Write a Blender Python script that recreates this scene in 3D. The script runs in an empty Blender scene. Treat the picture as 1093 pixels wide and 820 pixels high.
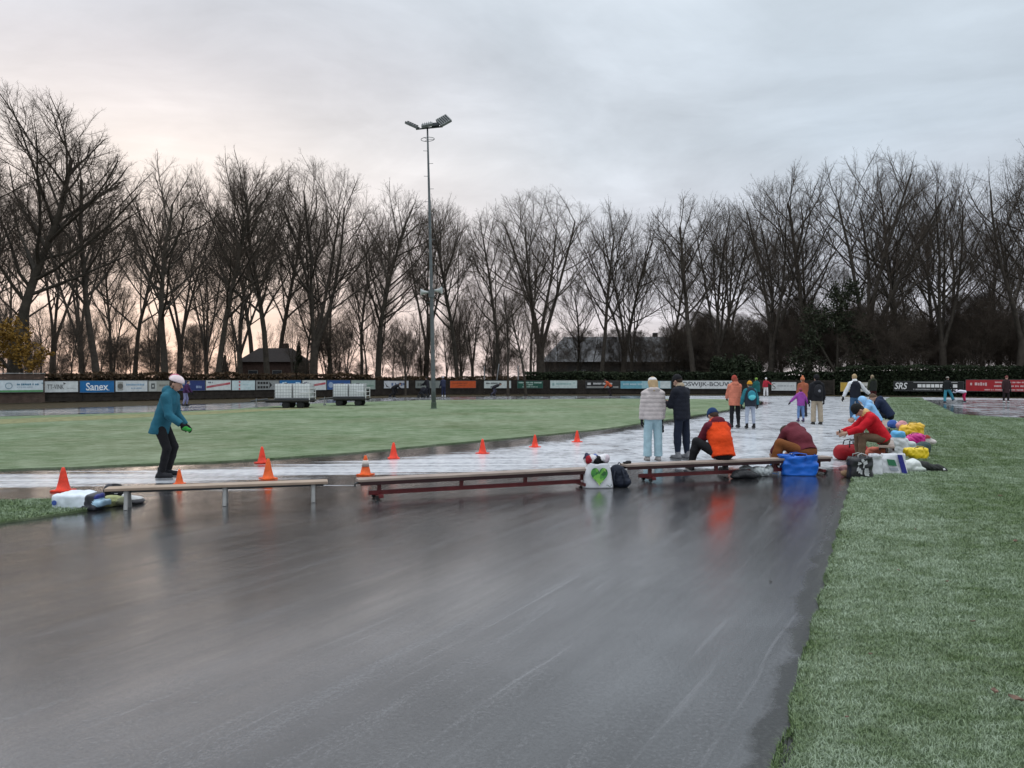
import bpy, bmesh, math, random
import numpy as np
from mathutils import Vector, Matrix, noise as mnoise
rad = math.radians
random.seed(7)
SC = bpy.context.scene
COL = SC.collection
F, H0, CX, HY = 821.0, 1.72, 546.5, 403.0     # lens, eye height, photo centre, horizon row

def P(px, py, z=0.0):
    """Ground point (height z) measured from the photograph."""
    Y = F * (H0 - z) / (py - HY)
    return Vector(((px - CX) / F * Y, Y, z))
def XD(px, Y): return (px - CX) / F * Y
def ZD(py, Y): return H0 - (py - HY) / F * Y

# ------------------------------------------------------------------ materials
def newmat(name):
    m = bpy.data.materials.new(name); m.use_nodes = True
    nt = m.node_tree
    return m, nt, nt.nodes['Principled BSDF']
def N(nt, t, **kw):
    n = nt.nodes.new(t)
    for k, v in kw.items():
        if k in n.inputs.keys(): n.inputs[k].default_value = v
        else: setattr(n, k, v)
    return n
def ramp(nt, fac, stops):
    r = nt.nodes.new('ShaderNodeValToRGB')
    e = r.color_ramp.elements
    while len(e) < len(stops): e.new(0.5)
    for q, (p, c) in zip(e, stops):
        q.position = p; q.color = (c[0], c[1], c[2], 1) if hasattr(c, '__len__') else (c, c, c, 1)
    nt.links.new(fac, r.inputs[0]); return r.outputs[0]
def math_(nt, op, a, b=None, c=None):
    n = nt.nodes.new('ShaderNodeMath'); n.operation = op
    for i, v in enumerate((a, b, c)):
        if v is None: continue
        if isinstance(v, (int, float)): n.inputs[i].default_value = v
        else: nt.links.new(v, n.inputs[i])
    return n.outputs[0]
def mixc(nt, f, a, b, blend='MIX'):
    n = nt.nodes.new('ShaderNodeMix'); n.data_type = 'RGBA'; n.blend_type = blend
    for i, v in ((0, f), (6, a), (7, b)):
        s = n.inputs[i]
        if isinstance(v, (int, float)): s.default_value = v if i == 0 else (v, v, v, 1)
        elif isinstance(v, (tuple, list)): s.default_value = (v[0], v[1], v[2], 1)
        else: nt.links.new(v, s)
    return n.outputs[2]
def pmat(name, col, rough=.7, metal=0., spec=.3, var=.25, scale=9., bump=0., bscale=40., coords='Object', sheen=0):
    m, nt, b = newmat(name)
    tc = N(nt, 'ShaderNodeTexCoord')
    nz = N(nt, 'ShaderNodeTexNoise', Scale=scale, Detail=5.0, Roughness=.6)
    nt.links.new(tc.outputs[coords], nz.inputs['Vector'])
    lo = tuple(c * (1 - var) for c in col); hi = tuple(min(1, c * (1 + var)) for c in col)
    nt.links.new(ramp(nt, nz.outputs[0], [(.3, lo), (.7, hi)]), b.inputs['Base Color'])
    b.inputs['Roughness'].default_value = rough; b.inputs['Metallic'].default_value = metal
    b.inputs['Specular IOR Level'].default_value = spec
    if sheen: b.inputs['Sheen Weight'].default_value = sheen
    if bump:
        n2 = N(nt, 'ShaderNodeTexNoise', Scale=bscale, Detail=4.0)
        nt.links.new(tc.outputs[coords], n2.inputs['Vector'])
        bp = N(nt, 'ShaderNodeBump', Strength=bump, Distance=.02)
        nt.links.new(n2.outputs[0], bp.inputs['Height']); nt.links.new(bp.outputs[0], b.inputs['Normal'])
    return m
_mc = {}
def cloth(col, rough=.85, bump=.35, bscale=28., spec=.2):
    k = ('cloth', tuple(round(c, 3) for c in col), rough)
    if k not in _mc: _mc[k] = pmat('fabric', col, rough, 0, spec, .18, 6., bump, bscale)
    return _mc[k]
def plastic(col, rough=.4):
    k = ('plastic', tuple(round(c, 3) for c in col), rough)
    if k not in _mc: _mc[k] = pmat('plastic', col, rough, 0, .45, .12, 5., .25, 18.)
    return _mc[k]
def paint(col, rough=.5):
    k = ('paint', tuple(round(c, 3) for c in col), rough)
    if k not in _mc: _mc[k] = pmat('paint', col, rough, 0, .35, .15, 3.)
    return _mc[k]
M_STEEL = pmat('galvanised_steel', (.30, .31, .32), .45, .7, .5, .25, 5.)
M_DARKSTEEL = pmat('dark_steel', (.06, .065, .07), .5, .6, .5, .3, 5.)
M_RUBBER = pmat('rubber', (.02, .02, .021), .8, 0, .3, .3, 8.)
M_SKIN = pmat('skin', (.45, .27, .20), .55, 0, .35, .08, 6.)
M_EYE = pmat('eye', (.03, .025, .02), .3, 0, .5, .1, 5.)
M_LIPS = pmat('lips', (.36, .16, .13), .5, 0, .35, .1, 6.)
M_BARK = pmat('bark', (.050, .043, .034), .9, 0, .2, .35, 2.5, .6, 14.)
M_TWIG = pmat('twig_bark', (.072, .057, .045), .9, 0, .15, .3, 1.5)
M_BARK2 = pmat('grey_bark', (.058, .049, .040), .9, 0, .2, .35, 2.5, .6, 14.)

# ------------------------------------------------------------------ object helpers
def tag(o, label=None, cat=None, group=None, kind=None):
    if label: o['label'] = label
    if cat: o['category'] = cat
    if group: o['group'] = group
    if kind: o['kind'] = kind
    return o
def empty(name, loc=(0, 0, 0), rz=0.):
    o = bpy.data.objects.new(name, None); COL.objects.link(o)
    o.location = loc; o.rotation_euler = (0, 0, rz); o.empty_display_size = .2
    return o
def link(name, me, parent=None, mats=None, smooth=False):
    if mats is not None:
        for m in (mats if isinstance(mats, (list, tuple)) else [mats]): me.materials.append(m)
    if smooth: me.polygons.foreach_set('use_smooth', [True] * len(me.polygons))
    o = bpy.data.objects.new(name, me); COL.objects.link(o)
    if parent: o.parent = parent
    return o
def rawmesh(name, V, Fc, mi=None):
    me = bpy.data.meshes.new(name); me.from_pydata(V, [], Fc)
    if mi is not None: me.polygons.foreach_set('material_index', mi)
    me.update(); return me
def npmesh(name, V, Q, mi=None):
    """fast mesh: V (n,3), Q (m,k) all k-gons"""
    me = bpy.data.meshes.new(name); V = np.asarray(V, np.float32); Q = np.asarray(Q, np.int32)
    m, k = Q.shape
    me.vertices.add(len(V)); me.vertices.foreach_set('co', V.ravel())
    me.loops.add(m * k); me.loops.foreach_set('vertex_index', Q.ravel())
    me.polygons.add(m); me.polygons.foreach_set('loop_start', np.arange(0, m * k, k, dtype=np.int32))
    if mi is not None: me.polygons.foreach_set('material_index', np.asarray(mi, np.int32))
    me.update(calc_edges=True); return me
class MB:
    def __init__(s): s.V = []; s.F = []; s.M = []
    def box(s, c, d, R=None, m=0, taper=1.):
        b = len(s.V); R = R or Matrix.Identity(3); c = Vector(c)
        for sz in (-1, 1):
            t = taper if sz > 0 else 1.
            for sy in (-1, 1):
                for sx in (-1, 1):
                    s.V.append(c + R @ Vector((sx * d[0] / 2 * t, sy * d[1] / 2 * t, sz * d[2] / 2)))
        for f in ((0, 2, 3, 1), (4, 5, 7, 6), (0, 1, 5, 4), (2, 6, 7, 3), (0, 4, 6, 2), (1, 3, 7, 5)):
            s.F.append([b + i for i in f]); s.M.append(m)
        return s
    def tube(s, pts, r, n=8, m=0, cap=True):
        pts = [Vector(p) for p in pts]
        rs = r if isinstance(r, (list, tuple)) else [r] * len(pts)
        b = len(s.V); up = None
        for i, p in enumerate(pts):
            t = (pts[min(i + 1, len(pts) - 1)] - pts[max(i - 1, 0)]).normalized()
            if up is None:
                up = t.orthogonal().normalized()
            u = (up - t * up.dot(t))
            u = u.normalized() if u.length > 1e-6 else t.orthogonal().normalized()
            up = u; w = t.cross(u)
            for k in range(n):
                a = 2 * math.pi * k / n
                s.V.append(p + (u * math.cos(a) + w * math.sin(a)) * rs[i])
        for i in range(len(pts) - 1):
            for k in range(n):
                a = b + i * n + k; c = b + i * n + (k + 1) % n
                s.F.append([a, c, c + n, a + n]); s.M.append(m)
        if cap:
            s.F.append([b + k for k in range(n)][::-1]); s.M.append(m)
            s.F.append([b + (len(pts) - 1) * n + k for k in range(n)]); s.M.append(m)
        return s
    def lathe(s, prof, c=(0, 0, 0), n=24, m=0, R=None):
        b = len(s.V); c = Vector(c); R = R or Matrix.Identity(3)
        for r, z in prof:
            for k in range(n):
                a = 2 * math.pi * k / n
                s.V.append(c + R @ Vector((r * math.cos(a), r * math.sin(a), z)))
        for i in range(len(prof) - 1):
            for k in range(n):
                a = b + i * n + k; e = b + i * n + (k + 1) % n
                s.F.append([a, e, e + n, a + n]); s.M.append(m)
        s.F.append([b + k for k in range(n)][::-1]); s.M.append(m)
        s.F.append([b + (len(prof) - 1) * n + k for k in range(n)]); s.M.append(m)
        return s
    def poly(s, pts, m=0):
        b = len(s.V); s.V += [Vector(p) for p in pts]; s.F.append(list(range(b, b + len(pts)))); s.M.append(m); return s
    def prism(s, pts, d, m=0):
        """extrude a planar outline by the vector d"""
        b = len(s.V); n = len(pts); d = Vector(d)
        s.V += [Vector(p) for p in pts] + [Vector(p) + d for p in pts]
        s.F.append(list(range(b, b + n))[::-1]); s.M.append(m)
        s.F.append(list(range(b + n, b + 2 * n))); s.M.append(m)
        for i in range(n):
            j = (i + 1) % n; s.F.append([b + i, b + j, b + n + j, b + n + i]); s.M.append(m)
        return s
    def build(s, name, mats, parent=None, bevel=0., smooth=False):
        me = rawmesh(name, [tuple(v) for v in s.V], s.F, s.M)
        bm = bmesh.new(); bm.from_mesh(me)
        bmesh.ops.recalc_face_normals(bm, faces=bm.faces)
        if bevel:
            bmesh.ops.bevel(bm, geom=[e for e in bm.edges if e.calc_length() > bevel * 2.5], offset=bevel, segments=2, affect='EDGES', profile=.7, clamp_overlap=True)
        bm.to_mesh(me); bm.free()
        return link(name, me, parent, mats, smooth)
def copy_thing(o, loc, rz=None, scale=None):
    c = o.copy(); COL.objects.link(c); c.location = loc
    if rz is not None: c.rotation_euler = (0, 0, rz)
    if scale is not None: c.scale = scale if hasattr(scale, '__len__') else (scale,) * 3
    for ch in o.children:
        d = ch.copy(); COL.objects.link(d); d.parent = c
        for g in ch.children:
            e = g.copy(); COL.objects.link(e); e.parent = d
    return c
_fontcache = {}
def text_mesh(s, height, width=None, depth=.006, bold=0., shear=0.):
    """upright lettering in the local XZ plane facing -Y, centred on the origin"""
    cu = bpy.data.curves.new('lettering', 'FONT'); cu.body = s; cu.size = 1; cu.extrude = .002; cu.offset = bold; cu.shear = shear
    cu.resolution_u = 4
    o = bpy.data.objects.new('tmp', cu); COL.objects.link(o)
    dg = bpy.context.evaluated_depsgraph_get()
    me = bpy.data.meshes.new_from_object(o.evaluated_get(dg))
    bpy.data.objects.remove(o); bpy.data.curves.remove(cu)
    co = np.empty(len(me.vertices) * 3, np.float32); me.vertices.foreach_get('co', co); co = co.reshape(-1, 3)
    mn, mx = co.min(0), co.max(0); c = (mn + mx) / 2
    sy = height / (mx[1] - mn[1]); sx = width / (mx[0] - mn[0]) if width else sy
    out = np.stack([(co[:, 0] - c[0]) * sx, -co[:, 2] / .002 * depth, (co[:, 1] - c[1]) * sy], 1)
    me.vertices.foreach_set('co', out.astype(np.float32).ravel()); me.update(); me.materials.clear()
    return me

# ------------------------------------------------------------------ signed-distance modelling (bodies, clothes, soft bags)
def _n(v):
    v = np.asarray(v, float); return v / max(1e-9, np.linalg.norm(v))
def cap(a, b, ra, rb, m=0, sq=None, fa=False, fb=False):
    return dict(t='c', a=np.asarray(a, float), b=np.asarray(b, float), ra=ra, rb=rb, m=m, sq=sq, fa=fa, fb=fb, cut=())
def ell(c, r, R=None, m=0, cut=()):
    return dict(t='e', c=np.asarray(c, float), r=np.asarray(r, float), R=np.eye(3) if R is None else np.asarray(R, float), m=m, cut=cut)
def rbox(c, d, R=None, rr=.02, m=0, cut=()):
    return dict(t='b', c=np.asarray(c, float), d=np.asarray(d, float) / 2, R=np.eye(3) if R is None else np.asarray(R, float), rr=rr, m=m, cut=cut)
def sdf_mesh(name, prims, h=.012, k=.03, crease=0., cfreq=14., quilt=0., qstep=.1, seed=0, nmat=1):
    lo = np.full(3, 1e9); hi = -lo
    bb = []
    pad = k + 3 * h + crease * 2
    for p in prims:
        if p['t'] == 'c':
            r = max(p['ra'], p['rb']); l = np.minimum(p['a'], p['b']) - r; u = np.maximum(p['a'], p['b']) + r
        else:
            r = np.abs(p['R']) @ (p['r'] if p['t'] == 'e' else p['d']); l = p['c'] - r; u = p['c'] + r
        bb.append((l - pad, u + pad)); lo = np.minimum(lo, l - pad); hi = np.maximum(hi, u + pad)
    lo = lo - h; n = np.ceil((hi - lo) / h).astype(int) + 2
    f = np.full(n, 1., np.float32); best = np.full(n, 1., np.float32); mid = np.zeros(n, np.int16)
    for p, (l, u) in zip(prims, bb):
        i0 = np.maximum(0, np.floor((l - lo) / h).astype(int)); i1 = np.minimum(n, np.ceil((u - lo) / h).astype(int) + 1)
        ax = [lo[q] + h * np.arange(i0[q], i1[q]) for q in range(3)]
        X = np.stack(np.meshgrid(*ax, indexing='ij'), -1)
        if p['t'] == 'c':
            a, b = p['a'], p['b']; ab = b - a; L2 = max(1e-9, ab @ ab)
            t = np.clip(((X - a) @ ab) / L2, 0, 1)
            v = X - a - t[..., None] * ab
            if p['sq'] is not None:
                s = _n(p['sq'][0]); v = v + s * ((v @ s) * (1 / p['sq'][1] - 1))[..., None]
            d = np.sqrt((v * v).sum(-1)) - (p['ra'] + (p['rb'] - p['ra']) * t)
            if p['sq'] is not None: d = d * min(1, p['sq'][1] * 1.15)
            un = ab / math.sqrt(L2)
            if p['fb']: d = np.maximum(d, (X - b) @ un)
            if p['fa']: d = np.maximum(d, (a - X) @ un)
        elif p['t'] == 'e':
            v = (X - p['c']) @ p['R']; q = v / p['r']; ln = np.sqrt((q * q).sum(-1))
            g = np.sqrt(((v / p['r'] ** 2) ** 2).sum(-1))
            d = ln * (ln - 1) / np.maximum(g, 1e-6)
        else:
            v = np.abs((X - p['c']) @ p['R']) - (p['d'] - p['rr'])
            d = np.sqrt((np.maximum(v, 0) ** 2).sum(-1)) + np.minimum(v.max(-1), 0) - p['rr']
        for (pt, nn) in p['cut']:
            d = np.maximum(d, (X - np.asarray(pt, float)) @ _n(nn))
        d = d.astype(np.float32)
        sl = tuple(slice(i0[q], i1[q]) for q in range(3))
        g = f[sl]
        if k > 0:
            hh = np.maximum(k - np.abs(g - d), 0) / k
            f[sl] = np.minimum(g, d) - hh * hh * k * .25
        else: f[sl] = np.minimum(g, d)
        w = d < best[sl]; best[sl][w] = d[w]; mid[sl][w] = p['m']
    if crease or quilt:
        X = np.stack(np.meshgrid(*[lo[q] + h * np.arange(n[q]) for q in range(3)], indexing='ij'), -1)
        near = np.abs(f) < max(.06, 3 * h)
        Xn = X[near]; rs = np.random.RandomState(seed + 11); w = np.zeros(len(Xn))
        if crease:
            for o in range(7):
                kv = rs.normal(size=3) * cfreq * (1 + .35 * o); ph = rs.rand() * 6.28
                w += (.64 - np.abs(np.sin(.5 * (Xn @ kv) + ph + 1.2 * np.sin(Xn @ (rs.normal(size=3) * cfreq * .6))))) * 1.7 / (1 + .35 * o)
            w = w / 3. * crease
        if quilt: w = w + quilt * (1 - np.abs(np.sin(math.pi * Xn[:, 2] / qstep)) ** .5)
        f[near] += w.astype(np.float32)
    # naive surface nets
    s = f < 0; cs = tuple(x - 1 for x in n)
    acc = np.zeros(cs + (3,), np.float32); cnt = np.zeros(cs, np.int16)
    quads = []
    crossings = []
    for A in range(3):
        a0 = [slice(None)] * 3; a1 = [slice(None)] * 3; a0[A] = slice(0, -1); a1[A] = slice(1, None)
        f0, f1 = f[tuple(a0)], f[tuple(a1)]; cr = (f0 < 0) != (f1 < 0)
        with np.errstate(divide='ignore', invalid='ignore'): t = np.where(cr, f0 / (f0 - f1), 0)
        B, C = [q for q in range(3) if q != A]
        crossings.append((cr, f0 < 0))
        for o1 in (0, 1):
            for o2 in (0, 1):
                sl = [slice(None)] * 3
                sl[B] = slice(o1, n[B] - 1 + o1); sl[C] = slice(o2, n[C] - 1 + o2)
                c_ = cr[tuple(sl)]; cnt += c_
                acc[..., A] += np.where(c_, t[tuple(sl)], 0); acc[..., B] += c_ * o1; acc[..., C] += c_ * o2
    act = cnt > 0; idx = np.full(cs, -1, np.int32); idx[act] = np.arange(act.sum())
    I = np.argwhere(act); V = lo + h * (I + acc[act] / cnt[act][:, None])
    for A in range(3):
        cr, ins = crossings[A]; B, C = [(1, 2), (2, 0), (0, 1)][A]
        q = np.argwhere(cr); ok = (q[:, B] > 0) & (q[:, C] > 0) & (q[:, B] < n[B] - 1) & (q[:, C] < n[C] - 1)
        q = q[ok]; e1 = np.zeros(3, int); e1[B] = 1; e2 = np.zeros(3, int); e2[C] = 1
        quad = np.stack([idx[tuple((q - e1 - e2).T)], idx[tuple((q - e2).T)], idx[tuple(q.T)], idx[tuple((q - e1).T)]], 1)
        fl = ~ins[tuple(q.T)]; quad[fl] = quad[fl][:, ::-1]; quads.append(quad)
    Q = np.concatenate(quads) if quads else np.zeros((0, 4), int)
    Q = Q[(Q >= 0).all(1)]
    mv = mid[tuple(I.T)]
    me = npmesh(name, V, Q, mv[Q[:, 0]] if nmat > 1 else None)
    me.polygons.foreach_set('use_smooth', np.ones(len(Q), bool)); me.update()
    return me
# ------------------------------------------------------------------ camera, sky, sun
cam = bpy.data.cameras.new('camera'); co = bpy.data.objects.new('camera', cam); COL.objects.link(co)
cam.sensor_width = 36; cam.lens = F / 1093 * 36; cam.clip_end = 3000; cam.clip_start = .05
co.location = (0, 0, H0); co.rotation_euler = (rad(90) - math.atan((410 - HY) / F), 0, 0)
SC.camera = co
SC.view_settings.view_transform = 'Standard'; SC.view_settings.look = 'None'
SC.view_settings.exposure = 0.40; SC.view_settings.gamma = 1
SUN_AZ, SUN_EL = -24., 5.       # azimuth measured from +Y, negative to the left
W = bpy.data.worlds.new('World'); SC.world = W; W.use_nodes = True
nt = W.node_tree; nt.nodes.clear()
out = N(nt, 'ShaderNodeOutputWorld'); add = N(nt, 'ShaderNodeMixShader', Fac=.93)
bg1 = N(nt, 'ShaderNodeBackground', Strength=.05); bg2 = N(nt, 'ShaderNodeBackground', Strength=1.0)
sky = N(nt, 'ShaderNodeTexSky'); sky.sky_type = 'NISHITA'; sky.sun_disc = False
sky.sun_elevation = rad(SUN_EL); sky.sun_rotation = rad(SUN_AZ)
nt.links.new(sky.outputs[0], bg1.inputs[0])
tc = N(nt, 'ShaderNodeTexCoord'); nrm = N(nt, 'ShaderNodeVectorMath', operation='NORMALIZE')
nt.links.new(tc.outputs['Generated'], nrm.inputs[0])
sx = N(nt, 'ShaderNodeSeparateXYZ'); nt.links.new(nrm.outputs[0], sx.inputs[0])
X_, Y_, Z_ = sx.outputs
# cloud deck: project the view direction on a plane overhead
zc = math_(nt, 'MAXIMUM', Z_, .0); zc = math_(nt, 'ADD', zc, .10)
cx_ = math_(nt, 'DIVIDE', X_, zc); cy_ = math_(nt, 'DIVIDE', Y_, zc)
cv = N(nt, 'ShaderNodeCombineXYZ'); nt.links.new(cx_, cv.inputs[0]); nt.links.new(cy_, cv.inputs[1])
mp = N(nt, 'ShaderNodeMapping'); nt.links.new(cv.outputs[0], mp.inputs[0]); mp.inputs['Rotation'].default_value = (0, 0, .35)
mp.inputs['Scale'].default_value = (.9, 1.0, 1)
c1 = N(nt, 'ShaderNodeTexNoise', Scale=1.1, Detail=8.0, Roughness=.58, Distortion=.7); nt.links.new(mp.outputs[0], c1.inputs['Vector'])
c2 = N(nt, 'ShaderNodeTexNoise', Scale=3.0, Detail=6.0, Roughness=.6, Distortion=.5); nt.links.new(mp.outputs[0], c2.inputs['Vector'])
cl = math_(nt, 'ADD', math_(nt, 'MULTIPLY', c1.outputs[0], .7), math_(nt, 'MULTIPLY', c2.outputs[0], .3))
# angle to the hidden sunset
sd = Vector((math.sin(rad(SUN_AZ - 5)), math.cos(rad(SUN_AZ - 5)), 0))
dot = N(nt, 'ShaderNodeVectorMath', operation='DOT_PRODUCT'); nt.links.new(nrm.outputs[0], dot.inputs[0]); dot.inputs[1].default_value = sd
az = dot.outputs['Value']
warm = ramp(nt, az, [(0.0, 0.0), (.60, .03), (.80, .18), (.92, .56), (.98, .93), (1., 1.)])
el = ramp(nt, Z_, [(0.0, 0.0), (.5, 1.0)])
cold_grad = ramp(nt, Z_, [(0.0, (.68, .63, .64)), (.10, (.56, .58, .65)), (.28, (.475, .545, .62)), (.42, (.52, .59, .66)), (.62, (1.0, 1.08, 1.16)), (1., (1.9, 2.0, 2.1))])
warm_grad = ramp(nt, Z_, [(0.0, (.80, .60, .54)), (.08, (.84, .67, .60)), (.18, (.90, .78, .72)), (.26, (.92, .82, .76)), (.36, (.72, .65, .65)), (.45, (.62, .60, .64)), (.62, (1.0, 1.06, 1.12)), (1., (1.9, 2.0, 2.1))])
base = mixc(nt, warm, cold_grad, warm_grad)
mod = ramp(nt, cl, [(.34, .83), (.45, .92), (.52, .98), (.64, 1.10)])
skyc = mixc(nt, 1.0, base, mod, 'MULTIPLY')
# below the horizon: dull ground glow only
gate = ramp(nt, Z_, [(0.0, 0.0), (.01, 1.0)])
skyc = mixc(nt, math_(nt, 'GREATER_THAN', Z_, -.02), (.12, .11, .10), skyc)
nt.links.new(skyc, bg2.inputs[0])
nt.links.new(bg1.outputs[0], add.inputs[1]); nt.links.new(bg2.outputs[0], add.inputs[2]); nt.links.new(add.outputs[0], out.inputs[0])
sl = bpy.data.lights.new('sun', 'SUN'); sl.energy = .15; sl.angle = rad(20); sl.color = (1., .82, .68)
so = bpy.data.objects.new('sun', sl); COL.objects.link(so)
dv = Vector((sd.x * math.cos(rad(SUN_EL)), sd.y * math.cos(rad(SUN_EL)), math.sin(rad(SUN_EL))))
so.rotation_euler = dv.to_track_quat('Z', 'Y').to_euler()

# ------------------------------------------------------------------ ground sheets
def pos_coords(nt, scale=(1, 1, 1), rot=0.):
    g = N(nt, 'ShaderNodeNewGeometry'); mp = N(nt, 'ShaderNodeMapping')
    nt.links.new(g.outputs['Position'], mp.inputs[0]); mp.inputs['Scale'].default_value = scale; mp.inputs['Rotation'].default_value = (0, 0, rot)
    return mp.outputs[0]
def noise_at(nt, vec, scale=1., detail=5., rough=.55, dist=0.):
    n = N(nt, 'ShaderNodeTexNoise', Scale=scale, Detail=detail, Roughness=rough, Distortion=dist)
    nt.links.new(vec, n.inputs['Vector']); return n.outputs[0]

def ground_mat():
    m, nt, b = newmat('leaf_litter')
    v = pos_coords(nt)
    a = noise_at(nt, v, .35, 4.); c = noise_at(nt, v, 4., 6., .7)
    col = ramp(nt, c, [(.3, (.018, .015, .012)), (.5, (.045, .032, .022)), (.62, (.10, .062, .035)), (.7, (.05, .055, .025))])
    col = mixc(nt, math_(nt, 'MULTIPLY', a, .6), col, (.045, .05, .026))
    nt.links.new(col, b.inputs['Base Color']); b.inputs['Roughness'].default_value = .9; b.inputs['Specular IOR Level'].default_value = .1
    bp = N(nt, 'ShaderNodeBump', Strength=.8, Distance=.06); nt.links.new(c, bp.inputs['Height']); nt.links.new(bp.outputs[0], b.inputs['Normal'])
    return m
def track_mat():
    m, nt, b = newmat('wet_asphalt_and_ice')
    g = N(nt, 'ShaderNodeNewGeometry'); s = N(nt, 'ShaderNodeSeparateXYZ'); nt.links.new(g.outputs['Position'], s.inputs[0])
    at = N(nt, 'ShaderNodeAttribute'); at.attribute_name = 'ice'; ice = at.outputs['Fac']
    at2 = N(nt, 'ShaderNodeAttribute'); at2.attribute_name = 'far'; far = at2.outputs['Fac']
    at3 = N(nt, 'ShaderNodeAttribute'); at3.attribute_name = 'edge'; pos = g.outputs['Position']
    edge = ramp(nt, math_(nt, 'ADD', at3.outputs['Fac'], math_(nt, 'MULTIPLY', math_(nt, 'SUBTRACT', noise_at(nt, pos, 3.5, 6., .7), .5), .6)), [(.42, 0.0), (.58, .72)])
    # skating direction: arcs round the bend centre
    dx = math_(nt, 'ADD', s.outputs[0], 20.4); dy = math_(nt, 'SUBTRACT', s.outputs[1], 37.5)
    r = math_(nt, 'SQRT', math_(nt, 'ADD', math_(nt, 'MULTIPLY', dx, dx), math_(nt, 'MULTIPLY', dy, dy)))
    th = math_(nt, 'ARCTAN2', dy, dx)
    wob = noise_at(nt, pos, .22, 2.)
    su, cu = math.sin(rad(57)), math.cos(rad(57))
    al = math_(nt, 'ADD', math_(nt, 'MULTIPLY', s.outputs[0], cu), math_(nt, 'MULTIPLY', s.outputs[1], su))
    r = math_(nt, 'SUBTRACT', math_(nt, 'MULTIPLY', s.outputs[0], su), math_(nt, 'MULTIPLY', s.outputs[1], cu))
    r = math_(nt, 'ADD', r, math_(nt, 'MULTIPLY', math_(nt, 'MULTIPLY', al, al), .006))
    r = math_(nt, 'ADD', r, math_(nt, 'MULTIPLY', wob, .35))
    th = math_(nt, 'MULTIPLY', al, .022)
    pv = N(nt, 'ShaderNodeCombineXYZ'); nt.links.new(math_(nt, 'MULTIPLY', r, 1.), pv.inputs[0]); nt.links.new(math_(nt, 'MULTIPLY', th, 4.), pv.inputs[1])
    pv = pv.outputs[0]
    s1 = noise_at(nt, pv, .9, 6., .62); s2 = noise_at(nt, pv, 5., 5., .65); pv3 = N(nt, 'ShaderNodeCombineXYZ'); nt.links.new(r, pv3.inputs[0]); nt.links.new(math_(nt, 'MULTIPLY', th, .9), pv3.inputs[1]); s3 = noise_at(nt, pv3.outputs[0], 16., 4., .6)
    iso = noise_at(nt, pos, .45, 5.); fine = noise_at(nt, pos, 42., 6., .8); mid = noise_at(nt, pos, 6., 5., .65)
    # frozen ridges across the far ice
    rv = pos_coords(nt, (.85, .75, 1), .3); rg = noise_at(nt, rv, 1., 7., .66, 1.3)
    rv2 = pos_coords(nt, (1.2, 1.7, 1), -.2); rg2 = noise_at(nt, rv2, 1., 6., .66, 1.5)
    lv = pos_coords(nt, (.10, 3.2, 1), -.25); lg = noise_at(nt, lv, 1.2, 5., .6, .2)
    patt = mixc(nt, far, lg, math_(nt, 'ADD', math_(nt, 'MULTIPLY', rg, .6), math_(nt, 'MULTIPLY', rg2, .4)))
    pat = math_(nt, 'MULTIPLY', math_(nt, 'SUBTRACT', patt, .5), mixc(nt, far, 2.5, 2.5))
    im = math_(nt, 'ADD', math_(nt, 'ADD', ice, pat), math_(nt, 'MULTIPLY', math_(nt, 'SUBTRACT', mid, .5), .5))
    im = math_(nt, 'MULTIPLY', im, ramp(nt, ice, [(.03, 0.0), (.22, 1.0)]))
    im = ramp(nt, im, [(.34, 0.0), (.58, .62), (.95, 1.0)])
    # loose frost on the foreground asphalt, with sky sheen painted into its centre band
    fr = math_(nt, 'ADD', math_(nt, 'MULTIPLY', s1, .55), math_(nt, 'MULTIPLY', s2, .45))
    frm = ramp(nt, fr, [(.46, 0.0), (.56, .30), (.68, 1.0)])
    scr = math_(nt, 'MULTIPLY', ramp(nt, s3, [(.58, 0.0), (.70, 1.0)]), ramp(nt, s1, [(.42, .1), (.6, 1.0)]))
    frost = math_(nt, 'MINIMUM', math_(nt, 'ADD', math_(nt, 'MULTIPLY', frm, .035), math_(nt, 'MULTIPLY', scr, .15)), 1.)
    at4 = N(nt, 'ShaderNodeAttribute'); at4.attribute_name = 'frost_sheen'
    frost_sheen_m = math_(nt, 'MULTIPLY', at4.outputs['Fac'], ramp(nt, math_(nt, 'ADD', math_(nt, 'MULTIPLY', s2, .40), math_(nt, 'MULTIPLY', s1, .60)), [(.38, .15), (.5, .45), (.62, 1.0)]))
    frost = math_(nt, 'ADD', frost, math_(nt, 'MULTIPLY', frost_sheen_m, .15))
    frost = math_(nt, 'MULTIPLY', frost, math_(nt, 'SUBTRACT', 1., math_(nt, 'MULTIPLY', edge, .8)))
    asp = ramp(nt, math_(nt, 'ADD', math_(nt, 'MULTIPLY', fine, .68), math_(nt, 'MULTIPLY', s2, .32)), [(.38, (.006, .006, .0065)), (.5, (.018, .018, .0195)), (.61, (.062, .063, .067))])
    asp = mixc(nt, ramp(nt, iso, [(.35, 0.0), (.7, 1.0)]), asp, mixc(nt, 1., asp, (1.15, 1.15, 1.12), 'MULTIPLY'))
    asp = mixc(nt, edge, asp, mixc(nt, 1., asp, (.75, .80, .62), 'MULTIPLY'))
    c = mixc(nt, frost, asp, (.36, .36, .38))
    icec = ramp(nt, mid, [(.3, (.48, .50, .54)), (.55, (.63, .65, .69)), (.75, (.77, .78, .81))])
    c = mixc(nt, im, c, icec)
    nt.links.new(c, b.inputs['Base Color'])
    ro = ramp(nt, math_(nt, 'ADD', math_(nt, 'MULTIPLY', s1, .5), math_(nt, 'MULTIPLY', iso, .5)), [(.36, .06), (.47, .09), (.55, .15), (.66, .24)])
    ro = math_(nt, 'ADD', ro, math_(nt, 'MULTIPLY', frost, .35))
    ro = math_(nt, 'ADD', ro, math_(nt, 'MULTIPLY', edge, .25))
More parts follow.
